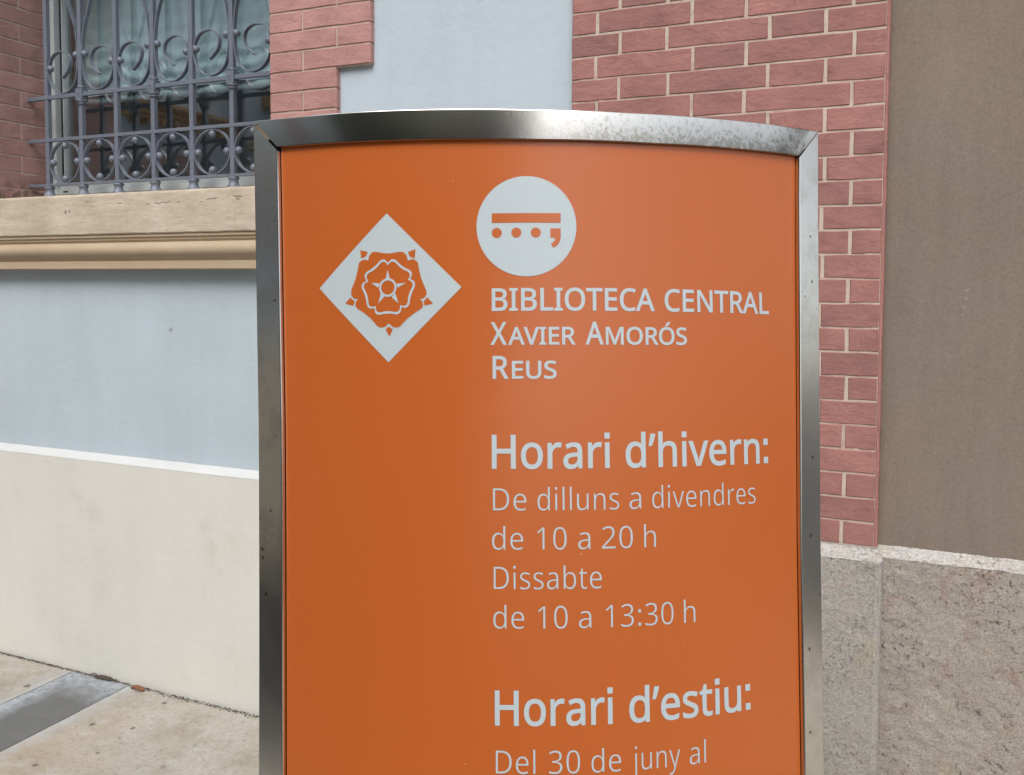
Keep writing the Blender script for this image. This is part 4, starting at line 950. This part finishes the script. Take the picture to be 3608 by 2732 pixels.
# ------------------------------------------------------------------ what glass and steel mirror behind the camera, added trees included
wing = thing('courtyard_wing', 'side wing of the library mirrored in the window glass, with brick surrounds and ochre cornices', 'building', (0, 0, 0))
WX = -7.0
def ypanel(b, y0, y1, z0, z1, d0, d1): return b.box(WX + d0, WX + d1, y0, y1, z0, z1)
b = MB(); b.box(WX - .4, WX, -14, 2.6, -.12, 7.5); b.build('plaster_wall', M['blue'], wing)
b = MB(); b.box(WX, WX + .05, -14, 2.5, -.12, .95); ypanel(b, -4.9, -2.75, .95, 1.95, .0, .05); b.build('plinth', M['cream'], wing)
b = MB(); ypanel(b, -.78, 2.3, .95, 5.2, .001, .05); ypanel(b, -5.7, -4.9, .95, 7.4, .001, .05); ypanel(b, -10.7, -9.9, .95, 7.4, .001, .05); b.build('brick_pier', M['brick_j'], wing)
for yc in (-1.62, -6.6, -9.0, -12.2):
    w = .62
    # arched brick surround with dark opening
    pts = [(yc + w * math.cos(a * math.pi / 16), 2.30 + .48 * math.sin(a * math.pi / 16)) for a in range(17)]
    out = [(yc + w, 1.3)] + pts + [(yc - w, 1.3)]
    V = [(WX + .06, y, z) for y, z in out] + [(WX + .001, y, z) for y, z in out]; k = len(out)
    b = MB(); b.add(V, [tuple(range(k))] + [(i, (i + 1) % k, k + (i + 1) % k, k + i) for i in range(k)]); b.build('brick_arch', M['brick_j'], wing)
    out = [(yc + .46, 1.35)] + [(yc + .46 * math.cos(a * math.pi / 16), 2.25 + .36 * math.sin(a * math.pi / 16)) for a in range(17)] + [(yc - .46, 1.35)]
    V = [(WX + .063, y, z) for y, z in out]
    b = MB(); b.add(V, [tuple(range(len(out)))]); b.build('window', M['dark_glass'], wing)
    b = MB()
    for d, z0, z1 in ((.10, 3.075, 3.11), (.13, 3.11, 3.16), (.16, 3.16, 3.19), (.20, 3.19, 3.225)): ypanel(b, yc - .95, yc + .62, z0, z1, .001, d)
    for q in range(9): ypanel(b, yc - .9 + q * .17, yc - .9 + q * .17 + .06, 3.02, 3.075, .001, .11)
    b.build('cornice', M['ochre'], wing)
b = MB(); b.box(WX + .01, WX + .10, -2.68, -2.59, 0, 7.4); b.build('downpipe', M['iron'], wing)
b = MB(); ypanel(b, -14, -3.12, 3.50, 3.66, .001, .16); ypanel(b, -14, -2.75, 2.97, 3.04, .001, .09); b.build('string_course', M['ochre'], wing)
b = MB(); b.box(WX - .5, WX + .45, -14.2, 2.6, 7.5, 7.75); b.build('eaves', M['ochre'], wing)
# street block
blk = thing('street_block', 'pale four storey block across the street, mirrored in the steel frame', 'building', (0, 0, 0))
b = MB(); b.box(-9, 3.2, -24, -18, -.12, 9.5); b.build('wall', M['pale'], blk)
b = MB(); b.box(-9.3, 3.5, -24.3, -17.6, 9.5, 9.8); b.build('roof', M['roof'], blk)
for i in range(6):
    for j in range(3):
        b = MB(); x = -8 + i * 1.9; z = 1.2 + j * 2.9; b.box(x, x + .95, -17.99, -17.95, z, z + 1.7); b.build('window', M['dark_glass'], blk)
# unseen trees, added to darken the reflection in the steel frame
def leaf_crown(seed, R_, H0, n):
    r = random.Random(seed); V = []; Fc = []
    cl = [(r.gauss(0, R_ * .45), r.gauss(0, R_ * .45), H0 + r.uniform(-.9, 1.3) * R_) for _ in range(34)]
    for i in range(n):
        c = r.choice(cl); p = Vector(c) + Vector((r.gauss(0, .42), r.gauss(0, .42), r.gauss(0, .36))); s = r.uniform(.09, .17)
        a = Vector((r.gauss(0, 1), r.gauss(0, 1), r.gauss(0, 1))).normalized(); t = a.orthogonal().normalized(); q = a.cross(t)
        k = len(V); V += [p + t * s, p + q * s * .6, p - t * s, p - q * s * .6]; Fc.append((k, k + 1, k + 2, k + 3))
    return mesh('crown', V, Fc)
for i, (x, y, lab) in enumerate([(-3.9, -8.2, 'dark leafy tree nearest the courtyard wing, added to darken the steel reflection'), (-1.3, -8.8, 'dark leafy tree in the middle of the unseen row added behind the camera'), (1.5, -8.2, 'dark leafy tree at the open end of the unseen row added behind the camera')]):
    tr = thing('added_tree', lab, 'tree', (x, y, -.12), 'unseen trees added for the steel reflection')
    b = MB(); b.lathe([(.20, 0), (.15, .5), (.13, 2.2), (.10, 3.6), (.05, 5.6)], 0, 0, 12); b.build('trunk', M['bark'], tr, smooth=True)
    b = MB()
    for q in range(6):
        a = q * 1.05 + i; d = Vector((math.cos(a), math.sin(a), 1.3)).normalized(); p0 = Vector((0, 0, 2.5 + q * .3)); p1 = p0 + d * 1.9
        sd_ = d.orthogonal().normalized(); s2 = d.cross(sd_)
        ring = [(p0 + (sd_ * math.cos(w * 1.047) + s2 * math.sin(w * 1.047)) * .06) for w in range(6)] + [(p1 + (sd_ * math.cos(w * 1.047) + s2 * math.sin(w * 1.047)) * .015) for w in range(6)]
        b.add(ring, [(w, (w + 1) % 6, 6 + (w + 1) % 6, 6 + w) for w in range(6)])
    b.build('limbs', M['bark'], tr)
    link('crown', leaf_crown(40 + i, 2.5, 5.0, 13000), M['leaves'], tr)
